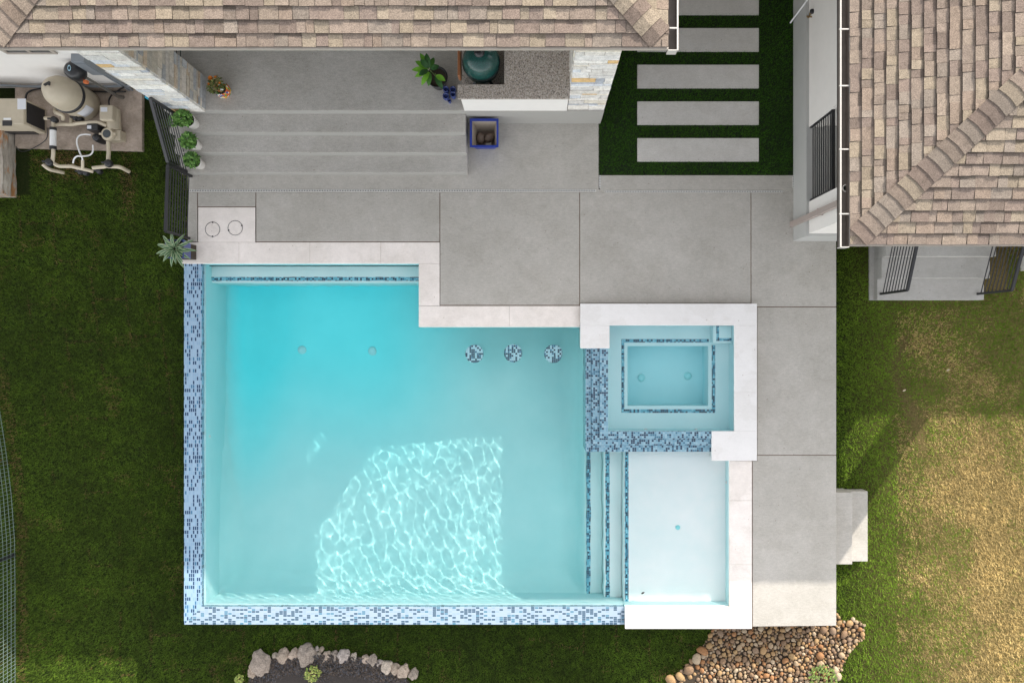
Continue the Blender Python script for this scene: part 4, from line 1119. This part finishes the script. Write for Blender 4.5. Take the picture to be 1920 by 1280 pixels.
# agave in blue planter
t = thing('agave_planter', 'spiky variegated agave in a tapered blue planter on the coping', 'potted plant', (-6.275, 1.612, 0.001))
m = MB()
def ringbox(m, a, b, z0, z1, th):
    m.frustum(-a, -a, a, -a + th, z0, -b, -b, b, -b + th, z1); m.frustum(-a, a - th, a, a, z0, -b, b - th, b, b, z1)
    m.frustum(-a, -a + th, -a + th, a - th, z0, -b, -b + th, -b + th, b - th, z1); m.frustum(a - th, -a + th, a, a - th, z0, b - th, -b + th, b, b - th, z1)
ringbox(m, .105, .165, 0, .53, .022); m.build('planter', basic('matt blue glaze', (.055, .075, .22), .35, var=.15, scale=10), t, recalc=True)
m = MB(); m.box(-.13, -.13, .02, .13, .13, .49); m.build('soil', M_soil, t)
m = MB(); random.seed(8)
for ring_, (nl, el, L) in enumerate(((11, .15, .31), (10, .55, .28), (8, 1.1, .22), (5, 2.2, .16))):
    for k in range(nl):
        a_ = 6.283 * k / nl + ring_ * .4 + random.uniform(-.12, .12); d_ = (math.cos(a_), math.sin(a_), el)
        LL = L * random.uniform(.9, 1.15)
        leaf(m, (.02 * math.cos(a_), .02 * math.sin(a_), .52), d_, LL, .058, .30, (.30, .38, .22), .5)
        leaf(m, (.02 * math.cos(a_), .02 * math.sin(a_), .5225), d_, LL * .98, .030, .30, (.07, .15, .07), .5)
m.build('foliage', M_leaf, t, recalc=False)
# blue bin
bx, by = P(908, 250, .40)
t = thing('blue_bin', 'square blue plastic bin holding brown paper bags', 'bin', (bx, by, .001))
m = MB(); ringbox(m, .165, .232, 0, .40, .012); m.build('body', M_bluebin, t)
m = MB(); ringbox(m, .248, .252, .385, .42, .035); m.build('rim', M_bluebin, t)
m = MB(); m.box(-.15, -.15, .005, .15, .15, .03); m.build('base', M_kraft, t)
m = MB(); ringbox(m, .150, .215, .03, .39, .004); m.build('liner', basic('tan liner', (.42, .36, .29), .7, var=.1), t)
bag = MB(); random.seed(4); bag.ell((0, 0, .10), (.075, .10, .09), 12, 9, jit=.09)
tb = bag.build('paper_bag', M_kraft); tb.location = (bx - .085, by - .01, .03)
setp(tb, 'left crumpled brown paper bag inside the blue bin', 'bag')
tb2 = tb.copy(); COL.objects.link(tb2); tb2.location = (bx + .075, by + .0, .035); tb2.rotation_euler = (0, 0, 2.2); setp(tb2, 'right crumpled brown paper bag inside the blue bin', 'bag')
m = MB(); m.box(-.05, -.03, 0, .05, .03, .05); t2 = m.build('cardboard_box', basic('grey carton', (.30, .29, .28), .8), bevel=.004); t2.location = (bx + .06, by - .14, .14); t2.rotation_euler = (0, 0, .1)
setp(t2, 'small grey carton on top of the bags in the blue bin', 'box')

# small yellow shrubs in the bed
for px, py, s_, lab in ((582, 1268, .20, 'small yellow green shrub inside the mulch bed'), (438, 1284, .10, 'tiny yellow green plant left of the rock edging')):
    x_, y_ = P(px, py, -1.0); z = float(gz(x_, y_)) + (.08 if px > 500 else 0); random.seed(px)
    t = thing('small_shrub', lab, 'shrub', (x_, y_, z))
    m = MB(); herb(m, (0, 0, .03), s_ * .7, int(900 * s_), [(.30, .36, .07), (.42, .45, .12), (.20, .28, .05)], .03, s_ * 1.1); m.build('foliage', M_leaf, t, recalc=False)
    m = MB()
    for k in range(5): a_ = k * 1.3; m.tube([(0, 0, 0), (.4 * s_ * math.cos(a_), .4 * s_ * math.sin(a_), s_ * .8)], .004, 5)
    m.build('stem', M_wood, t)
x_, y_ = P(1540, 1268, -.55)
t = thing('weed', 'low green weed growing through the river cobbles', 'plant', (x_, y_, -.53)); m = MB(); random.seed(77)
herb(m, (0, 0, .02), .24, 240, [(.20, .28, .06), (.14, .20, .05)], .035, .09); m.build('foliage', M_leaf, t, recalc=False)

# ------------------------------------------------------------------ rocks
def rock_mesh(name, seed, cols, mat, sub=2, rough=.28, flat=.62):
    r = random.Random(seed)
    bm = bmesh.new(); bmesh.ops.create_icosphere(bm, subdivisions=sub, radius=1)
    ax = [(Vector((r.gauss(0, 1), r.gauss(0, 1), r.gauss(0, 1))).normalized(), r.uniform(.62, .95)) for _ in range(9 if rough > .2 else 5)]
    ox = r.uniform(0, 99)
    for v in bm.verts:
        p = v.co.copy()
        for d_, lim in ax:
            q = p.dot(d_)
            if q > lim: p -= d_ * (q - lim) * .85
        k = 1 + rough * .5 * (math.sin(p.x * 5 + ox) * math.cos(p.y * 4.3 + ox) * math.sin(p.z * 4.7 + ox * 2)) + r.uniform(-1, 1) * rough * .12
        v.co = Vector((p.x * k, p.y * k, p.z * k * flat))
    me = bpy.data.meshes.new(name); bm.to_mesh(me); bm.free()
    at = me.color_attributes.new('Col', 'FLOAT_COLOR', 'CORNER')
    c = cols[seed % len(cols)]; at.data.foreach_set('color', [c[0], c[1], c[2], 1.0] * len(me.loops))
    me.polygons.foreach_set('use_smooth', [rough < .2] * len(me.polygons)); me.materials.append(mat); return me
RC = [(.40, .32, .25), (.48, .38, .30), (.34, .28, .23), (.42, .36, .32), (.50, .42, .34)]
rocks = [(515, 1260, 25), (578, 1190, 58), (532, 1222, 30), (657, 1160, 18), (710, 1155, 36), (775, 1145, 31), (850, 1145, 52), (912, 1115, 13), (940, 1120, 15), (922, 1155, 18), (973, 1165, 29), (1025, 1160, 27),
         (1082, 1155, 36), (1140, 1165, 22), (1182, 1187, 15), (1212, 1180, 24), (1258, 1180, 27), (1298, 1205, 20), (1343, 1220, 34), (1392, 1235, 27), (1438, 1250, 37), (1505, 1265, 27), (617, 1240, 12)]
on = ['first', 'second', 'third', 'fourth', 'fifth', 'sixth', 'seventh', 'eighth', 'ninth', 'tenth', 'eleventh', 'twelfth', 'thirteenth', 'fourteenth', 'fifteenth', 'sixteenth', 'seventeenth', 'eighteenth', 'nineteenth', 'twentieth', 'twenty-first', 'twenty-second', 'twenty-third']
for i, (zx, zy, s) in enumerate(sorted(rocks)):
    px = 300 + zx / 3.2; py = 880 + zy / 3.2; x_, y_ = P(px, py, -1.0); r_ = s / 3.2 / 1280 * 13.4 * 1.2
    me = rock_mesh('edging_rock', 100 + i, RC, M_rock, 3, .42, .7); o = bpy.data.objects.new('edging_rock', me); COL.objects.link(o)
    z = float(gz(x_, y_)); o.location = (x_, y_, z + r_ * .35); o.scale = (r_ * .95, r_ * 1.12, r_); o.rotation_euler = (0, 0, random.uniform(-.3, .3))
    sz = 'large' if s > 30 else 'small' if s < 20 else 'medium'
    setp(o, '%s rough limestone rock, %s from the left in the curved bed edging' % (sz, on[i]), 'rock', 'limestone rocks edging the mulch bed')
# river cobbles
CC = [(0.34, 0.214, 0.104), (0.261, 0.17, 0.095), (0.354, 0.258, 0.162), (0.228, 0.157, 0.104), (0.301, 0.151, 0.066), (0.328, 0.214, 0.104), (0.38, 0.297, 0.203), (0.208, 0.132, 0.078)]
cm = [rock_mesh('river_cobble', 300 + i, CC, M_cobble, 2, .19, .62) for i in range(16)]
random.seed(21); cob = []
gxs_ = [p[0] for p in GRAV]; gys_ = [p[1] for p in GRAV]
grid = {}
def try_put(x, y, r_, k):
    gi, gj = int(x / .2), int(y / .2)
    for a_ in range(gi - 1, gi + 2):
        for b_ in range(gj - 1, gj + 2):
            for (x2, y2, r2) in grid.get((a_, b_), ()):
                if (x - x2) ** 2 + (y - y2) ** 2 < (k * (r_ + r2)) ** 2: return False
    grid.setdefault((gi, gj), []).append((x, y, r_)); cob.append((x, y, r_)); return True
for r0, r1, tries in ((.060, .08, 50), (.038, .054, 800), (.027, .038, 9000), (.018, .026, 20000)):
    for _ in range(tries):
        x_ = random.uniform(min(gxs_), max(gxs_)); y_ = random.uniform(min(gys_), max(gys_))
        if not inpoly(np.array([x_]), np.array([y_]), GRAV)[0]: continue
        if y_ > P(0, 1172)[1] - .0 and x_ < P(1566, 0)[0]: continue
        if r0 > .07 and random.random() < .55: continue
        try_put(x_, y_, random.uniform(r0, r1), .86)
for px, py in ((1258, 1275), (1291, 1254), (1306, 1233), (1275, 1268), (1316, 1218)): cob.insert(0, (*P(px, py, -.57), .10))
vis = lambda c: (NY - c[1] * F / (H + .5)) < 1290
cob.sort(key=lambda c: (-vis(c), -c[2]))
def gbase(x, y): return float(gz(np.array(x), np.array(y)))
for i, (x_, y_, r_) in enumerate(cob[:300]):
    o = bpy.data.objects.new('river_cobble', cm[i % 16]); COL.objects.link(o)
    o.location = (x_, y_, gbase(x_, y_) + r_ * .45 + .012); o.scale = (r_ * random.uniform(.95, 1.2), r_ * random.uniform(.8, 1.0), r_); o.rotation_euler = (random.uniform(-.2, .2), random.uniform(-.2, .2), random.uniform(0, 6.28))
    setp(o, 'smooth tan river cobble in the gravel bed below the deck corner', 'cobble', 'river cobbles below the deck corner')
rest = MB()
for (x_, y_, r_) in cob[300:]:
    k = random.randrange(16); me = cm[k]; c = CC[(300 + k) % len(CC)]
    M = Matrix.Translation((x_, y_, gbase(x_, y_) + r_ * .4)) @ Matrix.Rotation(random.uniform(0, 6.28), 4, 'Z') @ Matrix.Diagonal((r_ * 1.1, r_ * .92, r_, 1))
    rest.add([tuple(v.co) for v in me.vertices], [tuple(p.vertices) for p in me.polygons], c, True, M)
# pebbles in the gaps
o = rest.build('gravel', M_cobble, recalc=False); setp(o, 'small mixed river gravel between the larger cobbles', 'gravel', None, 'stuff')
gb_ = MB(); gb_.prism(GRAV, -.8, -.566); struct('gravel_bed', gb_, basic('gap shade sand', (.045, .032, .02), .95, var=.3, scale=40), 'brown sand under the river cobbles', 'ground')  # sand colour darkened to paint in the shade between cobbles

# low limestone wall at the far left
x1_, y0_ = P(33, 371, -.28); x0_, y1_ = x1_ - 1.6, P(0, 250, -.28)[1]
m = MB(); nr = 10
lw = thing('stone_wall', 'low rough limestone wall with an orange stain at the left edge', 'wall')
random.seed(12)
top = .06
bmw = bmesh.new(); bmesh.ops.create_cube(bmw, size=1)
bmesh.ops.subdivide_edges(bmw, edges=bmw.edges[:], cuts=9, use_grid_fill=True)
for v in bmw.verts:
    p = v.co
    p.x = (x0_ + x1_) / 2 + p.x * (x1_ - x0_); p.y = (y0_ + y1_) / 2 + p.y * (y1_ - y0_); p.z = (top - .45) / 2 + p.z * (top + .45)
    v.co = p + Vector((random.uniform(-.012, .012), random.uniform(-.02, .02), random.uniform(-.012, .012)))
    if v.co.z > 0: v.co.x -= .02; v.co.y += .02
me = bpy.data.meshes.new('stone_block'); bmw.to_mesh(me); bmw.free()
def stainstone():
    m, t, b = newmat('stained limestone'); co = coords(t, 1, .25, 1); n1 = noise(t, co, 9, 5, .7)
    c = ramp(t, n1, [(.3, (.20, .18, .15)), (.5, (.34, .30, .25)), (.7, (.46, .42, .36))])
    n2 = noise(t, coords(t, 1.5, .35, 1), 4, 5, .7); c = mixc(t, ramp(t, n2, [(.53, (0, 0, 0)), (.6, (1, 1, 1))]), c, (.34, .16, .06))
    t.links.new(c, b.inputs['Base Color']); b.inputs['Roughness'].default_value = .9; bump(t, b, n1, .8, .03); return m
me.materials.append(stainstone()); o = bpy.data.objects.new('stone_block', me); COL.objects.link(o); o.parent = lw

# ------------------------------------------------------------------ pool equipment
ZD = -.16
pm = MB(); pm.prism([P(28, 277, ZD), P(266, 283, ZD), P(266, 130, ZD), P(28, 130, ZD)], -.4, ZD)
struct('equipment_pad', pm, M_pad, 'stained concrete pad under the pool equipment', 'concrete pad', bevel=.008)
def E3(px, py, z): a_ = P(px, py, z); return (a_[0], a_[1], z)
# filter tank
fxc, fyc = P(163, 199, ZD)
t = thing('filter_tank', 'large beige domed pool filter tank on the pad', 'pool filter', (fxc, fyc, ZD))
r_ = .285
m = MB(); m.lathe([(r_ * .75, 0), (r_ * .97, .05), (r_, .12), (r_, .50)], 0, 0, 40); m.build('tank', M_beige, t)
m = MB(); m.lathe([(r_, .55), (r_ * .99, .66), (r_ * .90, .79), (r_ * .68, .90), (r_ * .35, .965), (.001, .98)], 0, 0, 40); m.build('dome', M_beige, t)
m = MB(); m.lathe([(r_ + .002, .495), (r_ + .02, .50), (r_ + .02, .545), (r_ + .002, .55)], 0, 0, 40); m.build('clamp_band', M_black, t)
m = MB(); m.lathe([(.02, .97), (.02, 1.02), (.001, 1.02)], -.0, .03, 12); m.bar((-.05, .0, 1.03), (.05, .05, 1.03), .03); m.build('air_valve', M_bplas, t)
m = MB()
for (aa, zz, w_, h_) in ((-.6, .55, .07, .09),): pass
lab = MB(); 
def onwall(mb, r_, a0, a1, z0, z1, n=6):
    vs = []; fs = []
    for k in range(n + 1):
        a_ = a0 + (a1 - a0) * k / n
        vs += [(r_ * math.cos(a_), r_ * math.sin(a_), z0), (r_ * math.cos(a_), r_ * math.sin(a_), z1)]
    for k in range(n): fs.append((2 * k, 2 * k + 2, 2 * k + 3, 2 * k + 1))
    mb.add(vs, fs)
onwall(lab, r_ + .003, -1.25, -.45, .20, .42); lab.build('label', M_label, t, recalc=False)
lab = MB()
vs = [(.02, -.245, .80), (.12, -.21, .80), (.10, -.16, .862), (.01, -.18, .868)]; lab.add([(a_, b_, c_ + .012) for a_, b_, c_ in vs], [(0, 1, 2, 3)]); lab.build('label', M_orange, t, recalc=False)
# heater
hxE = P(87, 0, ZD)[0]; hyS = P(0, 252, ZD)[1]; hyN = P(0, 205, ZD)[1]
t = thing('pool_heater', 'beige boxy pool heater with black vent panel', 'pool heater')
m = MB(); m.frustum(hxE - 1.3, hyS, hxE, hyN, ZD, hxE - 1.3, hyS + .02, hxE - .03, hyN + .02, .36); m.build('cabinet', M_beige, t, bevel=.02)
m = MB(); m.add([(hxE + .004, hyS + .05, ZD + .06), (hxE + .004, hyN - .04, ZD + .06), (hxE - .024, hyN - .03, .30), (hxE - .024, hyS + .07, .30)], [(0, 1, 2, 3)])
o = m.build('vent_panel', M_bplas, t, recalc=False); md = o.modifiers.new('s', 'SOLIDIFY'); md.thickness = .012; md.offset = 1
m = MB(); m.box(hxE - 1.2, hyS - .012, ZD + .02, hxE - .12, hyS + .002, ZD + .16); m.build('base_skirt', M_bplas, t)
a_ = E3(4, 236, .37); b_ = E3(22, 226, .37)
m = MB(); m.box(a_[0], a_[1] - .0, .362, b_[0], b_[1], .366); m.build('display', M_bplas, t)
a_ = E3(32, 205, .37); b_ = E3(48, 185, .37); m = MB(); m.box(a_[0], a_[1], .361, b_[0], b_[1], .364); m.build('label', M_label, t)
a_ = E3(6, 225, .37); b_ = E3(20, 221, .37); m = MB(); m.box(a_[0], a_[1], .361, b_[0], b_[1], .364); m.build('label', M_wplas, t)
# vent pole with black head
px0 = P(230, 183, ZD)
t = thing('valve_pole', 'black domed valve head on a slim metal pole near the wall', 'valve', (px0[0], px0[1], ZD))
m = MB(); m.tube([(0, 0, 0), (-.02, -.02, .12), (-.10, .03, 1.05)], [.04, .028, .02], 12); m.build('pole', basic('grey metal', (.30, .29, .27), .35, .8), t)
m = MB(); m.lathe([(.06, .98), (.135, 1.03), (.155, 1.12), (.14, 1.22), (.09, 1.27), (.001, 1.28)], -.11, .03, 28); hd = m.build('head', M_bplas, t)
m = MB(); m.lathe([(.045, 1.283), (.045, 1.289), (.03, 1.289), (.03, 1.283)], 0, 0, 24, M=Matrix.Translation((-.11, .03, 0)) @ Matrix.Diagonal((.6, 1.1, 1, 1))); m.build('ring_mark', basic('pale blue print', (.35, .55, .65), .5), hd)
m = MB(); m.box(-.03, -.13, 1.0, .03, -.08, 1.06); m.build('tag', M_orange, hd)
# pump
t = thing('pool_pump', 'beige pool pump with clear strainer lid and control box', 'pool pump')
a_ = E3(207, 214, .05)
m = MB(); m.box(a_[0] - .13, a_[1] - .15, .0, a_[0] + .11, a_[1] + .13, .17); m.build('control_box', M_beige, t, bevel=.025)
m = MB(); m.box(a_[0] - .10, a_[1] + .0, .1705, a_[0] + .02, a_[1] + .08, .174); m.build('label', M_label, t)
m = MB(); m.tube([(a_[0], a_[1] + .1, -.02), (a_[0] + .03, a_[1] - .28, -.02)], .12, 18); m.build('motor', M_beige, t)
b_ = P(201, 251, .08)
m = MB(); m.lathe([(.10, ZD), (.12, -.02), (.12, .06)], b_[0], b_[1], 24); m.box(b_[0], b_[1] - .09, ZD, b_[0] + .2, b_[1] + .09, .02); m.build('strainer_pot', M_beige, t, bevel=.01)
m = MB(); m.lathe([(.105, .062), (.105, .09), (.075, .095), (.075, .085), (.001, .085)], b_[0], b_[1], 24)
for q in (0, math.pi): m.box(b_[0] + .12 * math.cos(q) - .03, b_[1] - .015, .06, b_[0] + .12 * math.cos(q) + .03, b_[1] + .015, .085)
ld = m.build('lid', M_pvc, t)
m = MB(); m.lathe([(.072, .096), (.001, .10)], b_[0], b_[1], 24); m.build('lid_glass', M_glassd, ld)
# pipework
t = thing('pipe_manifold', 'cream plastic pipes and black valves joining the pool equipment', 'pipes')
def pipe(pts, r_=.032, mat=M_pvc, name='pipe'):
    P3 = [Vector(E3(*p)) for p in pts]; out = []
    # round the corners
    for i, p in enumerate(P3):
        if 0 < i < len(P3) - 1:
            a1 = (P3[i - 1] - p); b1 = (P3[i + 1] - p); q = min(.06, a1.length * .4, b1.length * .4)
            s_, e_ = p + a1.normalized() * q, p + b1.normalized() * q
            for k in range(5):
                u_ = k / 4; out.append(tuple((1 - u_) ** 2 * s_ + 2 * u_ * (1 - u_) * p + u_ * u_ * e_))
        else: out.append(tuple(p))
    m = MB(); m.tube(out, r_, 12)
    for p in (P3[0], P3[-1]):
        pass
    return m.build(name, mat, t)
pipe([(84, 222, .10), (100, 222, .12), (100, 290, .12), (98, 305, .05), (110, 312, .02), (140, 312, .0), (152, 320, -.12)])
pipe([(104, 206, .0), (104, 212, .15), (118, 216, .15), (118, 224, .05)], .035)
pipe([(105, 233, .05), (134, 234, .05), (150, 231, .10), (185, 229, .10), (200, 236, .05)], .032)
pipe([(134, 222, .0), (134, 234, .05)], .035)
pipe([(203, 266, .02), (204, 285, .02), (202, 312, .0), (174, 315, .0)], .034)
pipe([(202, 312, .0), (225, 313, .0), (242, 322, -.2)], .034)
pipe([(80, 308, .05), (92, 318, -.02), (120, 324, -.24)], .032)
pipe([(128, 311, .0), (160, 318, .02), (175, 322, -.02)], .03)
pipe([(155, 300, .10), (155, 318, .02)], .026)
for px, py, z, r_ in ((100, 224, .14, .06), (91, 304, .10, .07), (202, 306, .10, .07), (150, 322, -.05, .05), (160, 324, -.05, .05), (185, 321, -.05, .05), (141, 221, .08, .05), (150, 224, .06, .05)):
    a_ = P(px, py, z); m = MB(); m.lathe([(r_ * .8, z - .08), (r_, z - .05), (r_, z), (r_ * .6, z + .03), (.001, z + .035)], a_[0], a_[1], 16)
    m.bar((a_[0] - r_ * 1.2, a_[1], z + .04), (a_[0] + r_ * 1.2, a_[1], z + .04), .03); m.build('valve', M_bplas, t)
a_ = P(98, 242, .16); b_ = P(98, 276, .16)
m = MB(); m.tube([(a_[0], a_[1], .14), (b_[0], b_[1], .14)], .052, 20); cell = m.build('salt_cell', M_wplas, t)
m = MB(); m.tube([(a_[0], a_[1] + .03, .14), (a_[0], a_[1] - .02, .14)], .058, 20); m.build('collar', M_bplas, cell); m = MB(); m.tube([(b_[0], b_[1] + .02, .14), (b_[0], b_[1] - .03, .14)], .058, 20); m.build('collar', M_bplas, cell)
# black feeder with the white hose
t2 = thing('feeder_pump', 'small black feeder pump with printed label on the pad', 'pump'); a_ = P(175, 243, .1)
m = MB(); m.box(a_[0] - .10, a_[1] - .02, ZD, a_[0] + .10, a_[1] + .09, .14); m.lathe([(.07, ZD), (.075, .0), (.06, .08), (.001, .1)], a_[0] + .02, a_[1] - .13, 20); m.build('housing', M_bplas, t2, bevel=.01)
m = MB(); m.box(a_[0] - .085, a_[1] - .0, .1405, a_[0] - .01, a_[1] + .06, .143); m.build('label', M_label, t2)
h = MB(); hp = [Vector(E3(*p)) for p in ((170, 253, .08), (160, 252, .1), (148, 255, .12), (144, 266, .13), (148, 282, .13), (154, 296, .12), (155, 302, .1))]
def smooth(pts, n=5):
    out = []
    for i in range(len(pts) - 1):
        p0 = pts[max(i - 1, 0)]; p1 = pts[i]; p2 = pts[i + 1]; p3 = pts[min(i + 2, len(pts) - 1)]
        for k in range(n):
            u_ = k / n; out.append(.5 * ((2 * p1) + (-p0 + p2) * u_ + (2 * p0 - 5 * p1 + 4 * p2 - p3) * u_ ** 2 + (-p0 + 3 * p1 - 3 * p2 + p3) * u_ ** 3))
    out.append(pts[-1]); return [tuple(p) for p in out]
h.tube(smooth(hp), .014, 8)
hp = [Vector(E3(*p)) for p in ((174, 272, .08), (174, 284, .08), (168, 291, .09), (155, 293, .15), (145, 293, .12), (139, 298, .08), (137, 306, .04))]
h.tube(smooth(hp), .014, 8); o = h.build('white_hose', M_wplas); setp(o, 'looped white plastic hose between feeder pump and pipes', 'hose')
for k, (hp, lab) in enumerate(((((207, 204, .12), (204, 190, .0), (210, 178, -.10), (222, 170, -.13), (232, 164, .1)), 'black cable curving from the pump control box up to the wall'), (((30, 275, -.14), (40, 284, -.2), (60, 279, -.14), (86, 262, -.12), (90, 240, -.1)), 'thin dark cable looping from the heater over the pad edge'))):
    m = MB(); m.tube(smooth([Vector(E3(*p)) for p in hp]), .015 if k == 0 else .008, 8); o = m.build('power_cable', M_bplas); setp(o, lab, 'cable')
# wall boxes and conduits
t = thing('electric_panel', 'grey electrical panel with conduits on the house wall', 'electrical panel')
a_ = P(131, 0, 1.30)[0]; b_ = P(158, 0, 1.30)[0]
m = MB(); m.box(a_, wy - .14, .72, b_ - .02, wy - .002, 1.28); m.build('cabinet', M_gbox, t, bevel=.008)
m = MB(); m.box(a_ + .02, wy - .15, .75, b_ - .04, wy - .141, 1.24); m.build('door', M_gbox, t)
for dx in (.05, .11): m = MB(); m.tube([(a_ + dx + .05, wy - .07, .71), (a_ + dx + .05, wy - .07, ZD)], .02, 10); m.build('conduit', M_gbox, t)
for k, (dx, z0_, z1_) in enumerate(((.42, .70, .98), (.62, .45, .72))):
    m = MB(); m.box(a_ + dx, wy - .12, z0_, a_ + dx + .17, wy - .002, z1_); o = m.build('junction_box', M_olive, bevel=.008)
    setp(o, ('upper' if k == 0 else 'lower') + ' olive junction box on the wall behind the left pillar', 'electrical box', 'olive boxes on the house wall')
m = MB(); m.tube([(x_, wy - .06, .02 + .03 * math.sin(x_ * 5)) for x_ in np.linspace(-9.9, -7.2, 14)], .025, 8); o = m.build('conduit', M_gbox); setp(o, 'long grey conduit running low along the house wall', 'conduit')
m = MB(); hp = [Vector(E3(*p)) for p in ((48, 192, -.12), (52, 174, -.12), (80, 166, -.12), (130, 168, -.12), (180, 172, -.12), (235, 172, -.12))]; m.tube(smooth(hp), .016, 8); o = m.build('black_cable', M_bplas); setp(o, 'black cable lying on the pad behind the filter tank', 'cable')
# bright blue strip at the foot of the left pillar
a_ = E3(272, 181, .2); b_ = E3(294, 192, .15)
m = MB(); m.bar(a_, b_, .05, .02); o = m.build('blue_strip', M_cyan, bevel=.004); setp(o, 'bright blue plastic strip beside the left stone pillar', 'strip')

# ------------------------------------------------------------------ wire fence bottom left
t = thing('wire_fence', 'green grey welded wire fence along the left lawn edge', 'fence')
fxx = P(26, 1040, -1.25)[0]
fy0, fy1 = -7.6, P(0, 757, -1.0)[1]
def fz(y): return gbase(fxx, y)
m = MB(); y = fy1; hf = 1.25
while y > fy0:
    m.bar((fxx, y, fz(y) + .02), (fxx, y, fz(y) + hf), .006); y -= .075
for k in range(13):
    zz = .04 + k * .1
    yv = np.linspace(fy1, fy0, 8)
    for i in range(7): m.bar((fxx, yv[i], fz(yv[i]) + zz), (fxx, yv[i + 1], fz(yv[i + 1]) + zz), .006)
m.build('wire_mesh', M_wire, t)
for yy_ in (P(0, 757, -1.0)[1], P(0, 1041, -1.25)[1], P(0, 1041, -1.25)[1] - 3.0):
    m = MB(); m.bar((fxx - .03, yy_, fz(yy_) - .2), (fxx - .03, yy_, fz(yy_) + 1.32), .06); m.build('post', M_black, t)

# faucet and pipe at the top right
t = thing('garden_faucet', 'brass garden faucet with black knob on the white wall', 'faucet')
a_ = E3(1521, 24, .75)
m = MB(); m.tube([(WX + .0, a_[1], .72), (a_[0] - .02, a_[1], .72)], .016, 10); m.tube([(a_[0], a_[1], .72), (a_[0] - .03, a_[1] - .07, .70)], .016, 10); m.bar((a_[0] - .07, a_[1] - .05, .72), (a_[0] + .05, a_[1] - .06, .72), .02); m.build('spout', M_brass, t)
m = MB(); m.ell((a_[0], a_[1], .79), (.045, .045, .025)); m.build('knob', M_bplas, t)
m = MB(); m.tube([E3(1482, 43, .02), E3(1514, 0, .62), E3(1530, -22, .9)], .016, 10); o = m.build('drain_pipe', M_wplas); setp(o, 'thin white plastic pipe leaning on the foundation by the turf', 'pipe')

# a few fallen leaves and crumbs
random.seed(9)
for i, (px, py, z, lab) in enumerate(((1202, 1112, ZW + .004, 'dark leaf floating near the front of the tanning ledge'), (1692, 733, -.52, 'pale dry leaf on the right lawn beside the bare soil'), (1774, 760 - 65, -.52, 'curled pale twig on the right lawn below the porch stairs'))):
    x_, y_ = P(px, py, z); m = MB(); leaf(m, (0, 0, 0), (1, .5, 0), .07, .035, 0, (.03, .025, .02) if i == 0 else (.45, .38, .25)); o = m.build('fallen_leaf', M_leaf, recalc=False); o.location = (x_, y_, z + .012); setp(o, lab, 'leaf')
